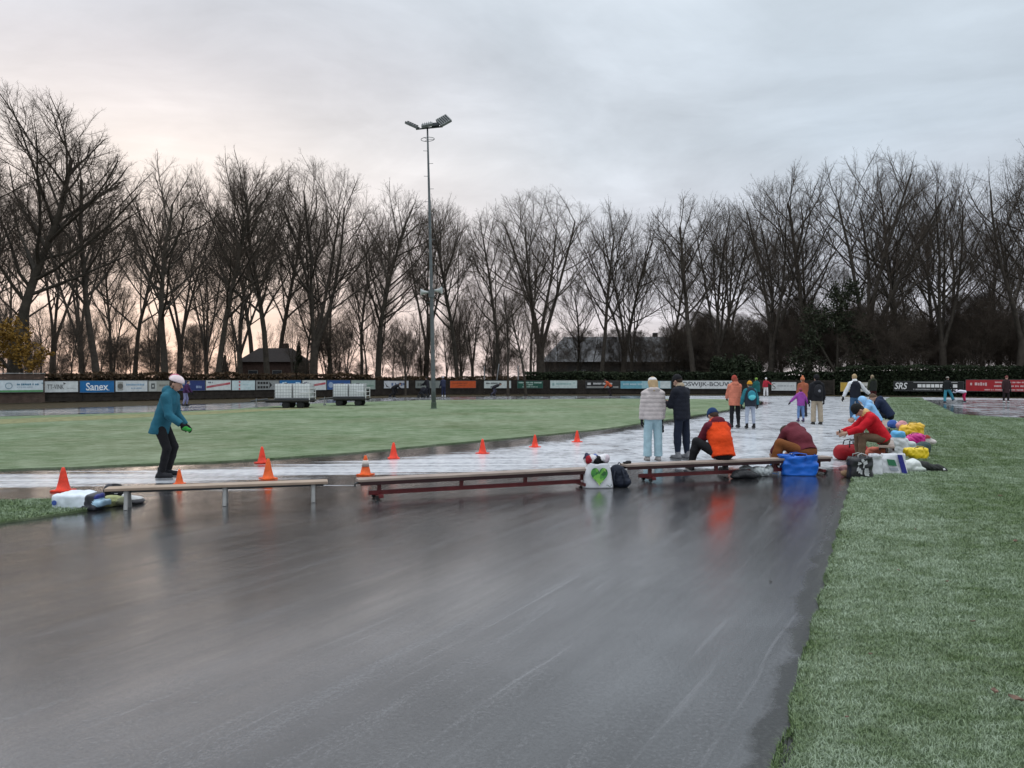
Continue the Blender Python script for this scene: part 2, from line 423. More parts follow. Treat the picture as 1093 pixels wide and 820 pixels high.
    ro = mixc(nt, im, ro, .26)
    nt.links.new(ro, b.inputs['Roughness'])
    nt.links.new(math_(nt, 'SUBTRACT', .62, math_(nt, 'MULTIPLY', edge, .50)), b.inputs['Specular IOR Level'])
    cw = ramp(nt, math_(nt, 'ADD', math_(nt, 'MULTIPLY', s1, .45), math_(nt, 'ADD', math_(nt, 'MULTIPLY', s2, .25), math_(nt, 'MULTIPLY', iso, .30))), [(.43, 1.0), (.56, .32)])
    grain = noise_at(nt, pos, 75., 3., .75)
    cw = math_(nt, 'MULTIPLY', cw, ramp(nt, grain, [(.34, .55), (.60, 1.0)]))
    cw = math_(nt, 'MULTIPLY', cw, math_(nt, 'SUBTRACT', 1., math_(nt, 'MULTIPLY', im, .88)))
    bp2 = N(nt, 'ShaderNodeBump', Strength=.05, Distance=.008); nt.links.new(grain, bp2.inputs['Height']); nt.links.new(bp2.outputs[0], b.inputs['Coat Normal'])
    nt.links.new(math_(nt, 'MULTIPLY', cw, math_(nt, 'SUBTRACT', 1., math_(nt, 'MULTIPLY', edge, .9))), b.inputs['Coat Weight'])
    nt.links.new(ramp(nt, math_(nt, 'ADD', math_(nt, 'MULTIPLY', s1, .5), math_(nt, 'MULTIPLY', s2, .5)), [(.40, .06), (.6, .16)]), b.inputs['Coat Roughness']); b.inputs['Coat IOR'].default_value = 1.85
    hgt = math_(nt, 'ADD', math_(nt, 'MULTIPLY', fine, .7), math_(nt, 'ADD', math_(nt, 'MULTIPLY', s2, .5), math_(nt, 'MULTIPLY', s3, .25)))
    hgt = math_(nt, 'ADD', hgt, math_(nt, 'MULTIPLY', im, .6))
    bp = N(nt, 'ShaderNodeBump', Strength=.26, Distance=.012); nt.links.new(hgt, bp.inputs['Height']); nt.links.new(bp.outputs[0], b.inputs['Normal'])
    return m
def turf_mat(name, frost=.4, green=(.040, .082, .034)):
    m, nt, b = newmat(name)
    pos = pos_coords(nt)
    st = pos_coords(nt, (1.2, 4.0, 1), .1)
    a = noise_at(nt, pos, .22, 5., .6); c = noise_at(nt, pos, 1.7, 6., .65); f = noise_at(nt, pos, 26., 5., .75); s = noise_at(nt, st, 3.5, 5., .7)
    col = ramp(nt, f, [(.25, tuple(x * .5 for x in green)), (.5, green), (.8, tuple(x * 1.7 for x in green))])
    w = math_(nt, 'ADD', math_(nt, 'ADD', math_(nt, 'MULTIPLY', a, .30), math_(nt, 'MULTIPLY', c, .35)), math_(nt, 'ADD', math_(nt, 'MULTIPLY', s, .2), math_(nt, 'MULTIPLY', f, .15)))
    fm = ramp(nt, w, [(.40, frost * .15), (.5, frost), (.60, min(1, frost * 2.0))])
    col = mixc(nt, ramp(nt, noise_at(nt, pos, .13, 4., .6), [(.45, 0.0), (.62, .5)]), col, (.085, .085, .035))
    col = mixc(nt, fm, col, (.32, .36, .26))
    nt.links.new(col, b.inputs['Base Color']); b.inputs['Roughness'].default_value = .9; b.inputs['Specular IOR Level'].default_value = .12
    bp = N(nt, 'ShaderNodeBump', Strength=.9, Distance=.03); nt.links.new(math_(nt, 'ADD', f, math_(nt, 'MULTIPLY', c, .8)), bp.inputs['Height']); nt.links.new(bp.outputs[0], b.inputs['Normal'])
    return m
def sheet(name, pts, z, mat, skirt=.06):
    """flat polygon with a short skirt down to the ground"""
    bm = bmesh.new(); vs = [bm.verts.new((p[0], p[1], z)) for p in pts]
    f = bm.faces.new(vs); f.normal_update()
    if f.normal.z < 0: f.normal_flip()
    lo = [bm.verts.new((p[0], p[1], z - skirt)) for p in pts]
    for i in range(len(vs)):
        j = (i + 1) % len(vs); bm.faces.new((vs[i], lo[i], lo[j], vs[j]))
    bmesh.ops.triangulate(bm, faces=[f]); bm.normal_update()
    me = bpy.data.meshes.new(name); bm.to_mesh(me); bm.free()
    o = link(name, me, None, mat); o['kind'] = 'structure'; return o
def dense(pts, step, jit, seed, ease=20.):
    """resample an open polyline and roughen it"""
    r = random.Random(seed); outp = []
    for a, b in zip(pts[:-1], pts[1:]):
        n = max(1, int((b - a).length / step)); pr = Vector((-(b - a).y, (b - a).x, 0)).normalized()
        for i in range(n):
            p = a + (b - a) * i / n
            outp.append(p + pr * (jit * (mnoise.noise(p * 2.1 + Vector((seed, 0, 0))) * 1.2 + mnoise.noise(p * 9.) * .5) if i or outp else 0))
    outp.append(pts[-1]); return outp
def V2(*a): return Vector((a[0], a[1], 0))
def edgeX(Y): return 1.23 + .477 * (Y - 3.47)

g = npmesh('ground', [(-1500, -1500, -.05), (1500, -1500, -.05), (1500, 1500, -.05), (-1500, 1500, -.05)], [[0, 1, 2, 3]])
link('ground', g, None, ground_mat())['kind'] = 'structure'

back_edge = [P(-260, 448), P(-150, 443), P(0, 437.6), P(120, 434), P(240, 430.2), P(330, 426.8), P(450, 423.6), P(600, 422.4), P(790, 422.0), P(930, 423.2), P(1093, 425.5), P(1250, 428)]
track_poly = [V2(-30, -6)] + [V2(p.x, p.y) for p in back_edge] + [V2(60, -6)]
in_near = [P(-140, 508), P(0, 502.5), P(80, 500), P(150, 497), P(230, 494), P(300, 490), P(380, 484), P(450, 477), P(550, 468), P(640, 459), P(700, 450.5), P(760, 441), P(800, 433.5), P(812, 429.5)]
in_far = [P(800, 427.2), P(760, 426.4), P(650, 426), P(450, 427.6), P(330, 431.5), P(240, 438), P(120, 442), P(0, 445.5), P(-140, 451)]
ice_poly = [P(-160, 527), P(0, 521.5), P(150, 517), P(300, 510), P(430, 506), P(640, 501), P(800, 500), P(912, 500), P(926, 478), P(937, 450), P(942, 435), P(975, 427), P(1100, 427), P(1300, 428), P(1300, 425), P(950, 424), P(790, 422.6), P(600, 423), P(450, 424), P(330, 427), P(240, 431), P(0, 439), P(-160, 444),
            P(-160, 449), P(0, 444.5), P(240, 437), P(450, 427), P(650, 425.6), P(800, 426.6), P(822, 430), P(800, 436), P(755, 444), P(700, 455), P(640, 465), P(560, 475), P(450, 488), P(300, 497), P(150, 503.5), P(0, 507), P(-160, 512)]
right_ice = [P(985, 427.2), P(1100, 426.5), P(1300, 428), P(1300, 449), P(1093, 446.5), P(1022, 443.5), P(1000, 433)]

def poly_sd(pts, X, Y):
    d = np.full(X.shape, 1e9); ins = np.zeros(X.shape, bool)
    for i in range(len(pts)):
        a, b = pts[i], pts[(i + 1) % len(pts)]
        ex, ey = b.x - a.x, b.y - a.y
        t = np.clip(((X - a.x) * ex + (Y - a.y) * ey) / max(1e-9, ex * ex + ey * ey), 0, 1)
        d = np.minimum(d, np.hypot(X - a.x - t * ex, Y - a.y - t * ey))
        c = ((a.y > Y) != (b.y > Y))
        with np.errstate(divide='ignore', invalid='ignore'):
            ins ^= c & (X < ex * (Y - a.y) / (ey if ey else 1e-9) + a.x)
    return np.where(ins, d, -d)
gx = np.arange(-34, 60, .33); gy = np.concatenate([np.arange(-6, 30, .25), np.arange(30, 78, .4)])
GX, GY = np.meshgrid(gx, gy, indexing='ij')
keep = poly_sd(track_poly, GX, GY) > 0
idx = np.full(GX.shape, -1); nx, ny = GX.shape
cell = keep[:-1, :-1] & keep[1:, :-1] & keep[1:, 1:] & keep[:-1, 1:]
ids = np.arange(nx * ny).reshape(nx, ny)
Q = np.stack([ids[:-1, :-1][cell], ids[1:, :-1][cell], ids[1:, 1:][cell], ids[:-1, 1:][cell]], 1)
used = np.unique(Q); remap = np.full(nx * ny, -1); remap[used] = np.arange(len(used))
VX, VY = GX.ravel()[used], GY.ravel()[used]
me = npmesh('track', np.stack([VX, VY, np.zeros_like(VX)], 1), remap[Q])
sd_ = poly_sd(ice_poly, VX, VY)
icev = np.clip(.52 + sd_ / 1.1, 0, .95)
bstr = poly_sd([P(-160, 450), P(0, 446), P(240, 438.5), P(450, 428.6), P(690, 426.4), P(690, 421), P(450, 422), P(240, 428), P(0, 436), P(-160, 442)], VX, VY)
icev *= np.where(bstr > 0, .47, np.where(VX + VY * .35 > 5., .87, .94))
icev = np.maximum(icev, np.clip(.2 + poly_sd(right_ice, VX, VY) / 4., 0, .52))
# a few frozen splashes left of the benches, and the thin white line by the small lawn
for (px, py, rx, ry, v) in ((40, 535.5, 1.3, .10, .62), (150, 531, .35, .12, .5), (190, 528, .6, .12, .5), (215, 533, .4, .12, .48), (320, 519, 1.0, .18, .5), (255, 523, .7, .14, .48), (930, 503, .3, .5, .4), (865, 503, .9, .3, .45)):
    c = P(px, py); icev = np.maximum(icev, v * np.exp(-((VX - c.x) / rx) ** 2 - ((VY - c.y) / ry) ** 2))
frost_sheen = np.zeros_like(VX)  # pale centre band: frost streaks plus sky reflection put into the colour
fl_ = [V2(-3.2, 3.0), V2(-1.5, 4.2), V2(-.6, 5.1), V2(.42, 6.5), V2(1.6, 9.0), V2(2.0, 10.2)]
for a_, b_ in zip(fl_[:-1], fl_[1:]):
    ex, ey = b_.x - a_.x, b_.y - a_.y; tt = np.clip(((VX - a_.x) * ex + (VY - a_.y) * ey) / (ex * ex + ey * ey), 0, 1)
    frost_sheen = np.maximum(frost_sheen, np.exp(-(np.hypot(VX - a_.x - tt * ex, VY - a_.y - tt * ey) / .95) ** 2))
for nm, arr in (('ice', icev), ('far', np.clip((VX + VY * .35 - 4.5) / 3., 0, 1)), ('frost_sheen', frost_sheen), ('edge', np.clip(1.15 - (edgeX(VY) + .03 * np.sin(VY * 1.7) - VX) / .26, 0, 1) * (VY < 30))):
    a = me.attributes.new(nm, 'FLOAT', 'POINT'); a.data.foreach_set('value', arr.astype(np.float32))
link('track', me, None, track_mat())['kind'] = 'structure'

M_TURF = turf_mat('frosted_turf', .24, (.050, .095, .030))
M_TURF2 = turf_mat('infield_turf', .34, (.056, .105, .036))
sheet('infield_lawn', dense(in_near, .5, .10, 3) + dense(in_far, 2., .15, 4), .03, M_TURF2)
re_ = dense([V2(edgeX(-5), -5), V2(edgeX(6), 6), V2(edgeX(14), 14), V2(edgeX(30), 30), V2(edgeX(46), 46), V2(*P(945, 428).xy), V2(*P(950, 424.4).xy)], .18, .055, 5)
rl = re_ + [V2(*P(984, 424.8).xy), V2(*P(986, 427.5).xy), V2(*P(1000, 433).xy), V2(*P(1020, 443).xy), V2(*P(1060, 446).xy), V2(*P(1093, 447.4).xy), V2(*P(1300, 450).xy), V2(80, 20), V2(80, -5)]
sheet('lawn', rl, .03, M_TURF)
gl = [P(-60, 539), P(0, 536.6), P(40, 535.6), P(66, 534.2), P(84, 538), P(97, 545.6), P(60, 551), P(0, 560), P(-60, 568)]
sheet('lawn_corner', dense(gl, .12, .04, 8), .025, M_TURF)
# straw-coloured mown strip on the infield
top = [P(-80, 452), P(0, 448.5), P(120, 444), P(240, 439.2), P(330, 434.5)]; bot = [P(330, 436.5), P(240, 442), P(120, 448), P(0, 453.5), P(-80, 458)]
sheet('dry_grass_strip', dense(top, .5, .12, 12) + dense(bot, .5, .12, 13), .034, pmat('straw_grass', (.19, .19, .10), .9, 0, .1, .35, 3., .6, 30., 'Object'), skirt=.004)
# leafy verge bank below the boards
vb = [V2(p.x, p.y + .05) for p in back_edge[:7]]
vm = pmat('verge_leaves', (.085, .062, .035), .9, 0, .1, .7, 5., .9, 25.)

# ------------------------------------------------------------------ real grass blades
def blades(name, X, Y, z0, L, Wd, mat, seed):
    rs = np.random.RandomState(seed); n = len(X)
    a = rs.rand(n) * 6.283; lean = rs.rand(n) * .9 + .25; ld = rs.rand(n) * 6.283
    L = L * (.5 + .8 * rs.rand(n)); ca, sa = np.cos(a) * Wd * .5, np.sin(a) * Wd * .5
    lx, ly = np.cos(ld) * lean * L, np.sin(ld) * lean * L
    B = np.stack([X, Y, np.full(n, z0)], 1)
    def pt(sx, fx, fz): return np.stack([X + ca * sx + lx * fx, Y + sa * sx + ly * fx, z0 + L * fz], 1)
    V = np.stack([pt(-1, 0, 0), pt(1, 0, 0), pt(.8, .35, .62), pt(-.8, .35, .62), pt(0, 1., .85)], 1).reshape(-1, 3)
    b = np.arange(n)[:, None] * 5
    T = np.concatenate([b + [0, 1, 2], b + [0, 2, 3], b + [3, 2, 4]])
    me = npmesh(name, V, T)
    o = link(name, me, None, mat); o['kind'] = 'stuff'; return o
def blade_mat():
    m, nt, b = newmat('frosted_blades')
    pos = pos_coords(nt); sep = N(nt, 'ShaderNodeSeparateXYZ'); g = N(nt, 'ShaderNodeNewGeometry'); nt.links.new(g.outputs['Position'], sep.inputs[0])
    a = noise_at(nt, pos, .35, 5., .6); c = noise_at(nt, pos, 2.4, 5., .65); f = noise_at(nt, pos, 60., 2.); s = noise_at(nt, pos_coords(nt, (1.3, 4.5, 1), .1), 3., 4.)
    col = ramp(nt, f, [(.3, (.036, .066, .016)), (.5, (.080, .140, .034)), (.72, (.14, .19, .05))])
    w = math_(nt, 'ADD', math_(nt, 'ADD', math_(nt, 'MULTIPLY', a, .30), math_(nt, 'MULTIPLY', c, .40)), math_(nt, 'MULTIPLY', s, .30))
    lv = N(nt, 'ShaderNodeCombineXYZ'); nt.links.new(math_(nt, 'SUBTRACT', sep.outputs[0], math_(nt, 'MULTIPLY', sep.outputs[1], .477)), lv.inputs[0])
    w = math_(nt, 'ADD', w, math_(nt, 'MULTIPLY', math_(nt, 'SUBTRACT', noise_at(nt, lv.outputs[0], 2.6, 3., .6), .5), .20))
    w = math_(nt, 'ADD', w, ramp(nt, math_(nt, 'MULTIPLY', math_(nt, 'ADD', math_(nt, 'SUBTRACT', sep.outputs[0], math_(nt, 'MULTIPLY', sep.outputs[1], .477)), .43), .4), [(.0, -.0), (.06, .06), (.45, .035), (.75, -.0)]))
    w = math_(nt, 'SUBTRACT', w, .018)
    tip = ramp(nt, sep.outputs[2], [(.027, .35), (.038, .8), (.05, 1.0)])
    fm = math_(nt, 'MULTIPLY', ramp(nt, w, [(.41, .12), (.5, .42), (.59, .85)]), tip)
    col = mixc(nt, fm, col, (.42, .50, .39))
    nt.links.new(col, b.inputs['Base Color']); b.inputs['Roughness'].default_value = .65; b.inputs['Specular IOR Level'].default_value = .2
    return m
rs = np.random.RandomState(5)
n = 1250000
Yb = 2.2 * (62 / 2.2) ** (rs.rand(n) ** 1.05)
Xb = edgeX(Yb) - .12 + rs.rand(n) * (np.maximum(.5, .80 * Yb + 3.2 - edgeX(Yb)))
ed = np.abs(np.sin(Xb * 9.1 + Yb * 3.3)) * .07
m_ = poly_sd(rl, Xb, Yb) > -.012
M_BLADE = blade_mat()
Xb, Yb = Xb[m_], Yb[m_]
blades('grass', Xb, Yb, .026, .022 + .0008 * Yb, .0024 + .00036 * Yb, M_BLADE, 9)
# ragged longer tufts on the lawn edge
n = 9000; Ye = 2.2 + rs.rand(n) ** 1.5 * 14; Xe = edgeX(Ye) + (rs.rand(n) ** 2) * .10 - .04 * np.abs(np.sin(Ye * 5.))
blades('grass_edge', Xe, Ye, .0, .036, .004, M_BLADE, 12)
n = 30000; cp = rs.rand(n, 2); Xc = -8.2 + cp[:, 0] * 3.6; Yc = 8.6 + cp[:, 1] * 2.4
k_ = poly_sd(gl, Xc, Yc) > .0
blades('corner_grass', Xc[k_], Yc[k_], .022, .04, .009, M_BLADE, 15)
# ------------------------------------------------------------------ fence, boards and walls round the track
FENCE = [(-300, 42.3), (-120, 47.5), (0, 51.6), (45, 53.4), (130, 57), (240, 62.6), (350, 69.4), (450, 76.9), (550, 80), (700, 80.5), (800, 79.5), (900, 76), (1000, 71), (1093, 66.5), (1250, 60), (1400, 55)]
def fY(px):
    for (a, ya), (b, yb) in zip(FENCE[:-1], FENCE[1:]):
        if a <= px <= b: return ya + (yb - ya) * (px - a) / (b - a)
    return FENCE[-1][1]
def fpt(px, back=0.):
    Y = fY(px) + back; return Vector((XD(px, Y), Y, 0))
M_PLANK = pmat('weathered_planks', (.030, .025, .021), .85, 0, .2, .4, 2.5, .5, 20.)
M_POST = pmat('post_wood', (.06, .05, .042), .85, 0, .2, .3, 4., .4, 20.)
def frame_at(px0, px1, out_=.0):
    """origin and z-rotation of a board hung on the fence between two picture columns"""
    a, b = fpt(px0), fpt(px1); d = (b - a); ang = math.atan2(d.y, d.x)
    n = Vector((d.y, -d.x, 0)).normalized()
    return (a + b) / 2 + n * out_, ang, d.length
fence_t = empty('board_fence', fpt(450)); tag(fence_t, 'long low dark timber fence carrying the advertising boards round the track', 'fence')
def local(o, p): return Vector(p) - o.location
cols = [46, 88, 130, 185, 240, 295, 350, 400, 450, 500, 550, 625, 700, 750, 800, 850, 890]
mb = MB(); posts = []
for a, b in zip(cols[:-1], cols[1:]):
    p, q = fpt(a), fpt(b); d = q - p; ang = math.atan2(d.y, d.x); R = Matrix.Rotation(ang, 3, 'Z')
    for k in range(5):
        mb.box(local(fence_t, (p + q) / 2 + Vector((0, 0, .17 + k * .285))), (d.length - .02, .035, .27), R)
mb.build('plank_panel', M_PLANK, fence_t)
for a in cols:
    p = fpt(a, .08); MB().box(local(fence_t, p + Vector((0, 0, .75))), (.12, .12, 1.56)).build('post', M_POST, fence_t, .01)

# timber wall on the far left
wl, ang, L = frame_at(-110, 45.5, .5)
tw = empty('timber_wall', wl, ang); tag(tw, 'brown timber board wall with a pale capping under the yellow bush', 'wall')
mb = MB()
for k in range(7): mb.box((0, 0, .14 + k * .28), (L, .06, .272), m=0)
mb.build('boarding', pmat('brown_boards', (.085, .060, .048), .85, 0, .2, .3, 3., .4, 16.), tw)
MB().box((0, 0, 2.0), (L + .06, .16, .05)).build('capping', paint((.30, .30, .29), .6), tw)
for x in (-L / 2 + .1, 0, L / 2 - .1): MB().box((x, .09, .98), (.12, .12, 1.96)).build('post', M_POST, tw)

W8 = (.62, .66, .68)
def marks(mb, x0, x1, z, h, m, seed, y=-.012):
    """a row of short dashes: lettering too small and soft to read"""
    r = random.Random(seed); x = x0
    while x < x1 - h * .4:
        w = h * r.uniform(.35, .75); mb.box((x + w / 2, y, z + r.uniform(-.05, .05) * h), (w, .006, h * r.uniform(.75, 1.)), m=m); x += w + h * (.18 if r.random() < .8 else .7)
def board(label, px0, px1, y0, y1, base, back=.035):
    loc, ang, L = frame_at(px0, px1, .09 if px1 < 900 else .06)
    Y = loc.y; z0, z1 = ZD(y1, Y), ZD(y0, Y); h = z1 - z0
    loc = Vector((loc.x, loc.y, (z0 + z1) / 2))
    t = empty('advertising_board', loc, ang); tag(t, label, 'advertising board', 'advertising boards along the track fence')
    MB().box((0, 0, 0), (L * .985, .03, h)).build('panel', paint(base, .45), t)
    mb = MB()
    for s in (-1, 1):
        mb.box((0, -.002, s * (h / 2 + .014)), (L * .985 + .05, .05, .028)); mb.box((s * (L * .985 / 2 + .012), -.002, 0), (.024, .05, h))
    mb.build('frame', paint((.10, .105, .11), .5), t)
    return t, L, h
def letter(t, s, hh, w, x, z, col, bold=0., shear=0.):
    me = text_mesh(s, hh, w, .006, bold, shear); o = link('lettering', me, t, paint(col, .5)); o.location = (x, -.022, z); return o
def logo(t, mb, cols_): return mb.build('logo', [paint(c, .5) for c in cols_], t)
Y_ = -.021
t, L, h = board('white board with ring emblem and green lower band on the brown timber wall', -12, 43.5, 406, 418.6, (.58, .66, .70))
t.location += Vector((.40, -.40, 0))
mb = MB().box((0, Y_, -h / 2 + .07), (L * .98, .006, .13), m=0); logo(t, mb, [(.10, .28, .12)])
mb = MB(); marks(mb, -.05, 1.25, .12, .13, 0, 3, Y_); marks(mb, -.05, .9, -.06, .06, 1, 4, Y_); logo(t, mb, [(.05, .17, .26), (.3, .4, .48)])
mb = MB()
for k in range(24):
    a = k / 24 * 6.283; mb.box((-.52 + .19 * math.cos(a), Y_, .03 + .19 * math.sin(a)), (.055, .006, .055))
mb.box((1.45, Y_, .2), (.1, .006, .1)); logo(t, mb, [(.25, .36, .42)])
t, L, h = board('pale grey board with thin dark capitals and a small bird mark', 46, 83, 407, 418.6, (.60, .64, .64))
letter(t, 'TT-VINK', h * .42, L * .47, -L * .16, -.01, (.06, .065, .07), .0)
logo(t, MB().prism([(.12, Y_, .30), (.30, Y_, .22), (.17, Y_, .14)], (0, .006, 0)), [(.03, .03, .03)])
mb = MB(); marks(mb, L * .16, L * .44, -.12, .06, 0, 8, Y_); logo(t, mb, [(.4, .43, .43)])
t, L, h = board('saturated blue board with large white serif lettering', 84.5, 121.5, 406.6, 418.8, (.010, .13, .34))
letter(t, 'Sanex', h * .66, L * .64, 0, 0, (.80, .84, .86), .012)
mb = MB()
for x in (-.30, -.21, -.08, .0, .06, .36): mb.box((x * L * .9, Y_, -h * .32), (.14, .006, .03))
logo(t, mb, [(.80, .84, .86)])
t, L, h = board('white board with a grey square emblem and two lines of faded blue print', 122.5, 157, 406.4, 418, (.58, .62, .63))
mb = MB(); marks(mb, -L * .17, L * .42, .10, .15, 0, 11, Y_); marks(mb, -L * .02, L * .30, -.16, .10, 0, 12, Y_); logo(t, mb, [(.25, .38, .50)])
mb = MB().box((-L * .35, Y_, 0), (L * .17, .006, h * .8)).lathe([(.05, 0), (.20, 0), (.20, .006)], (-L * .35, -.024, 0), 18, 1, Matrix.Rotation(rad(90), 3, 'X')); logo(t, mb, [(.33, .34, .32), (.12, .12, .11)])
t, L, h = board('beige grey board with a dark round badge beside the blue jacket', 157.5, 187, 406.5, 417.8, (.33, .34, .30))
mb = MB().box((-L * .33, Y_, 0), (L * .26, .006, h * .9)).box((-L * .33, Y_ - .006, 0), (L * .13, .006, h * .5), m=1).box((-L * .33, Y_ - .012, 0), (L * .06, .006, h * .2), m=0); logo(t, mb, [(.45, .47, .45), (.07, .08, .08)])
mb = MB(); marks(mb, -L * .1, L * .4, .05, .16, 0, 15, Y_); logo(t, mb, [(.2, .2, .18)])
t, L, h = board('dark navy board with pale blue print, purple skater before it', 187.5, 218.5, 406.3, 417, (.022, .04, .15))
mb = MB(); marks(mb, -L * .42, L * .0, .13, .17, 0, 17, Y_); marks(mb, -L * .22, -L * .02, -.2, .13, 0, 18, Y_); marks(mb, L * .18, L * .40, -.12, .22, 0, 19, Y_); logo(t, mb, [(.25, .32, .48)])
def redslash(lbl, a, b):
    t, L, h = board(lbl, a, b, 406, 416.4, (.60, .64, .63))
    mb = MB().prism([(-L * .47, Y_, -h * .30), (-L * .47, Y_, -h * .10), (L * .47, Y_, h * .30), (L * .47, Y_, h * .08)], (0, .006, 0))
    mb.prism([(-L * .2, Y_ - .006, -h * .1), (L * .3, Y_ - .006, h * .12), (L * .3, Y_ - .006, h * .16), (-L * .2, Y_ - .006, -h * .06)], (0, .005, 0), m=1)
    marks(mb, -L * .42, -L * .2, h * .28, .12, 2, 30, Y_); logo(t, mb, [(.42, .08, .10), (.5, .3, .3), (.12, .12, .16)])
redslash('white board with a red diagonal streak, first of two, left of the tank trailers', 219, 246)
t, L, h = board('pale board with three small red marks next to the red streak board', 246.6, 271.6, 406.2, 416.4, (.52, .63, .64))
mb = MB(); [mb.box((-L * .17, Y_, z), (.13, .006, .16)) for z in (.27, 0., -.29)]; logo(t, mb, [(.5, .12, .14)])
mb = MB(); marks(mb, -L * .02, L * .3, .06, .1, 0, 33, Y_); marks(mb, L * .1, L * .35, -.22, .12, 0, 34, Y_); logo(t, mb, [(.4, .55, .57)])
t, L, h = board('grey board with two rows of black blocks and an arrowhead', 272.4, 297, 406.2, 416, (.25, .265, .26))
mb = MB()
for z in (.18, -.18): [mb.box((-L * .38 + k * L * .12, Y_, z), (L * .09, .006, .2)) for k in range(4)]
mb.prism([(L * .06, Y_, .32), (L * .2, Y_, 0), (L * .06, Y_, -.32), (L * .1, Y_, 0)], (0, .006, 0)); logo(t, mb, [(.012, .012, .012)])
mb = MB(); marks(mb, L * .24, L * .46, .1, .1, 0, 36, Y_); marks(mb, L * .24, L * .46, -.12, .1, 0, 37, Y_); logo(t, mb, [(.16, .17, .17)])
t, L, h = board('blue board with white wave shape above the first tank trailer', 297.6, 321, 406, 415.8, (.02, .14, .34))
mb = MB()
for k in range(9):
    a = -.42 + k * .1; mb.box((a * L, Y_, .02 + .12 * math.sin(k * 1.1)), (L * .09, .006, .14 + .06 * (k % 3)))
logo(t, mb, [(.50, .66, .76)])
redslash('white board with a red diagonal streak, second of two, between the tank trailers', 322, 347.6)
t, L, h = board('blue board with a pale round badge and faint lettering', 348.3, 373.3, 406, 415.8, (.03, .09, .26))
mb = MB().lathe([(.0, 0), (.26, 0), (.26, .006)], (-L * .34, -.021, 0), 18, 0, Matrix.Rotation(rad(90), 3, 'X')); marks(mb, -L * .15, L * .4, .02, .12, 0, 41, Y_); logo(t, mb, [(.28, .36, .50)])
t, L, h = board('grey green board with white print behind the second tank trailer', 374, 400, 406, 415.6, (.30, .37, .33))
mb = MB(); marks(mb, -L * .3, L * .1, .0, .3, 0, 43, Y_); marks(mb, L * .14, L * .45, -.1, .12, 1, 44, Y_); logo(t, mb, [(.56, .62, .58), (.12, .22, .16)])
t, L, h = board('white board with a black swoosh and blue grey lettering', 409, 435.5, 406.6, 414.4, (.55, .57, .60))
mb = MB().prism([(-L * .46, Y_, .2), (-L * .38, Y_, -.1), (-L * .26, Y_, -.3), (-L * .4, Y_, -.22)], (0, .006, 0)); logo(t, mb, [(.03, .03, .03)])
mb = MB(); marks(mb, -L * .2, L * .44, .02, .3, 0, 46, Y_); logo(t, mb, [(.12, .17, .30)])
t, L, h = board('dull grey board half hidden by the floodlight mast', 443, 470.5, 406.6, 414.2, (.20, .22, .205))
mb = MB(); marks(mb, -L * .42, L * .1, .0, .3, 0, 48, Y_); logo(t, mb, [(.10, .11, .10)])
t, L, h = board('plain orange board with two thin dark lines', 480, 507.8, 406.6, 414.2, (.52, .085, .02))
mb = MB(); marks(mb, -L * .4, L * .2, .12, .1, 0, 50, Y_); marks(mb, -L * .2, L * .1, -.12, .08, 0, 51, Y_); logo(t, mb, [(.25, .05, .02)])
t, L, h = board('white board behind the bending dark skater, right of the orange board', 516.2, 545.3, 406.6, 414.4, (.55, .60, .58))
mb = MB(); marks(mb, -L * .42, L * .1, .12, .16, 0, 53, Y_); logo(t, mb, [(.08, .09, .09)])
t, L, h = board('dark green board with small white print', 552, 579.5, 406.8, 414.4, (.016, .085, .06))
mb = MB(); marks(mb, -L * .44, L * .44, .2, .15, 0, 55, Y_); marks(mb, -L * .26, L * .1, -.02, .12, 0, 56, Y_); marks(mb, -L * .3, L * .3, -.24, .10, 0, 57, Y_); logo(t, mb, [(.42, .55, .50)])
t, L, h = board('mint white board with one line of grey print and a leaf mark', 587, 616, 406.2, 414.4, (.52, .62, .60))
mb = MB(); marks(mb, -L * .28, L * .25, .04, .17, 0, 59, Y_); mb.box((-L * .38, Y_, 0), (.2, .006, .26)).box((L * .38, Y_, .14), (.16, .006, .12)); logo(t, mb, [(.28, .44, .42)])
t, L, h = board('black board with white block print above a grey line, beside the orange skater', 625, 661, 407, 414.6, (.025, .025, .025))
mb = MB(); marks(mb, -L * .27, L * .30, .12, .2, 0, 61, Y_); mb.box((-L * .4, Y_, .1), (.34, .006, .24)).box((0, Y_, -.24), (L * .94, .006, .13), m=1); logo(t, mb, [(.55, .55, .55), (.30, .30, .29)])
t, L, h = board('teal fading to white board behind the woman in the pale puffer', 661.8, 716.5, 406.8, 414.8, (.14, .36, .44))
mb = MB().box((L * .20, Y_, 0), (L * .56, .006, h * .96), m=1).box((L * .38, Y_ - .006, 0), (L * .2, .006, h * .94), m=2); marks(mb, -L * .44, L * .1, .05, .2, 0, 63, Y_ - .006); logo(t, mb, [(.40, .55, .60), (.30, .50, .55), (.55, .60, .60)])
t, L, h = board('long white board with big dark capitals behind the dark jacketed man', 722, 783, 406.4, 415, (.66, .68, .68))
letter(t, 'BOSWIJK-BOUW', h * .66, L * .93, 0, 0, (.03, .032, .04), .006)
t, L, h = board('white board with a curled initial and pale small print', 823.5, 850.2, 408, 417, (.58, .60, .60))
letter(t, 'S', h * .7, None, -L * .4, 0, (.03, .03, .03), -.015); mb = MB(); marks(mb, -L * .26, L * .44, .05, .12, 0, 66, Y_); logo(t, mb, [(.32, .34, .36)])
t, L, h = board('plain amber yellow board hung on the clipped hedge', 897, 929, 408.2, 418, (.52, .34, .06))
mb = MB().box((L * .25, Y_, 0), (L * .46, .006, h * .96)); marks(mb, L * .05, L * .45, .0, .3, 1, 70, Y_ - .006); logo(t, mb, [(.55, .55, .50), (.05, .05, .05)])
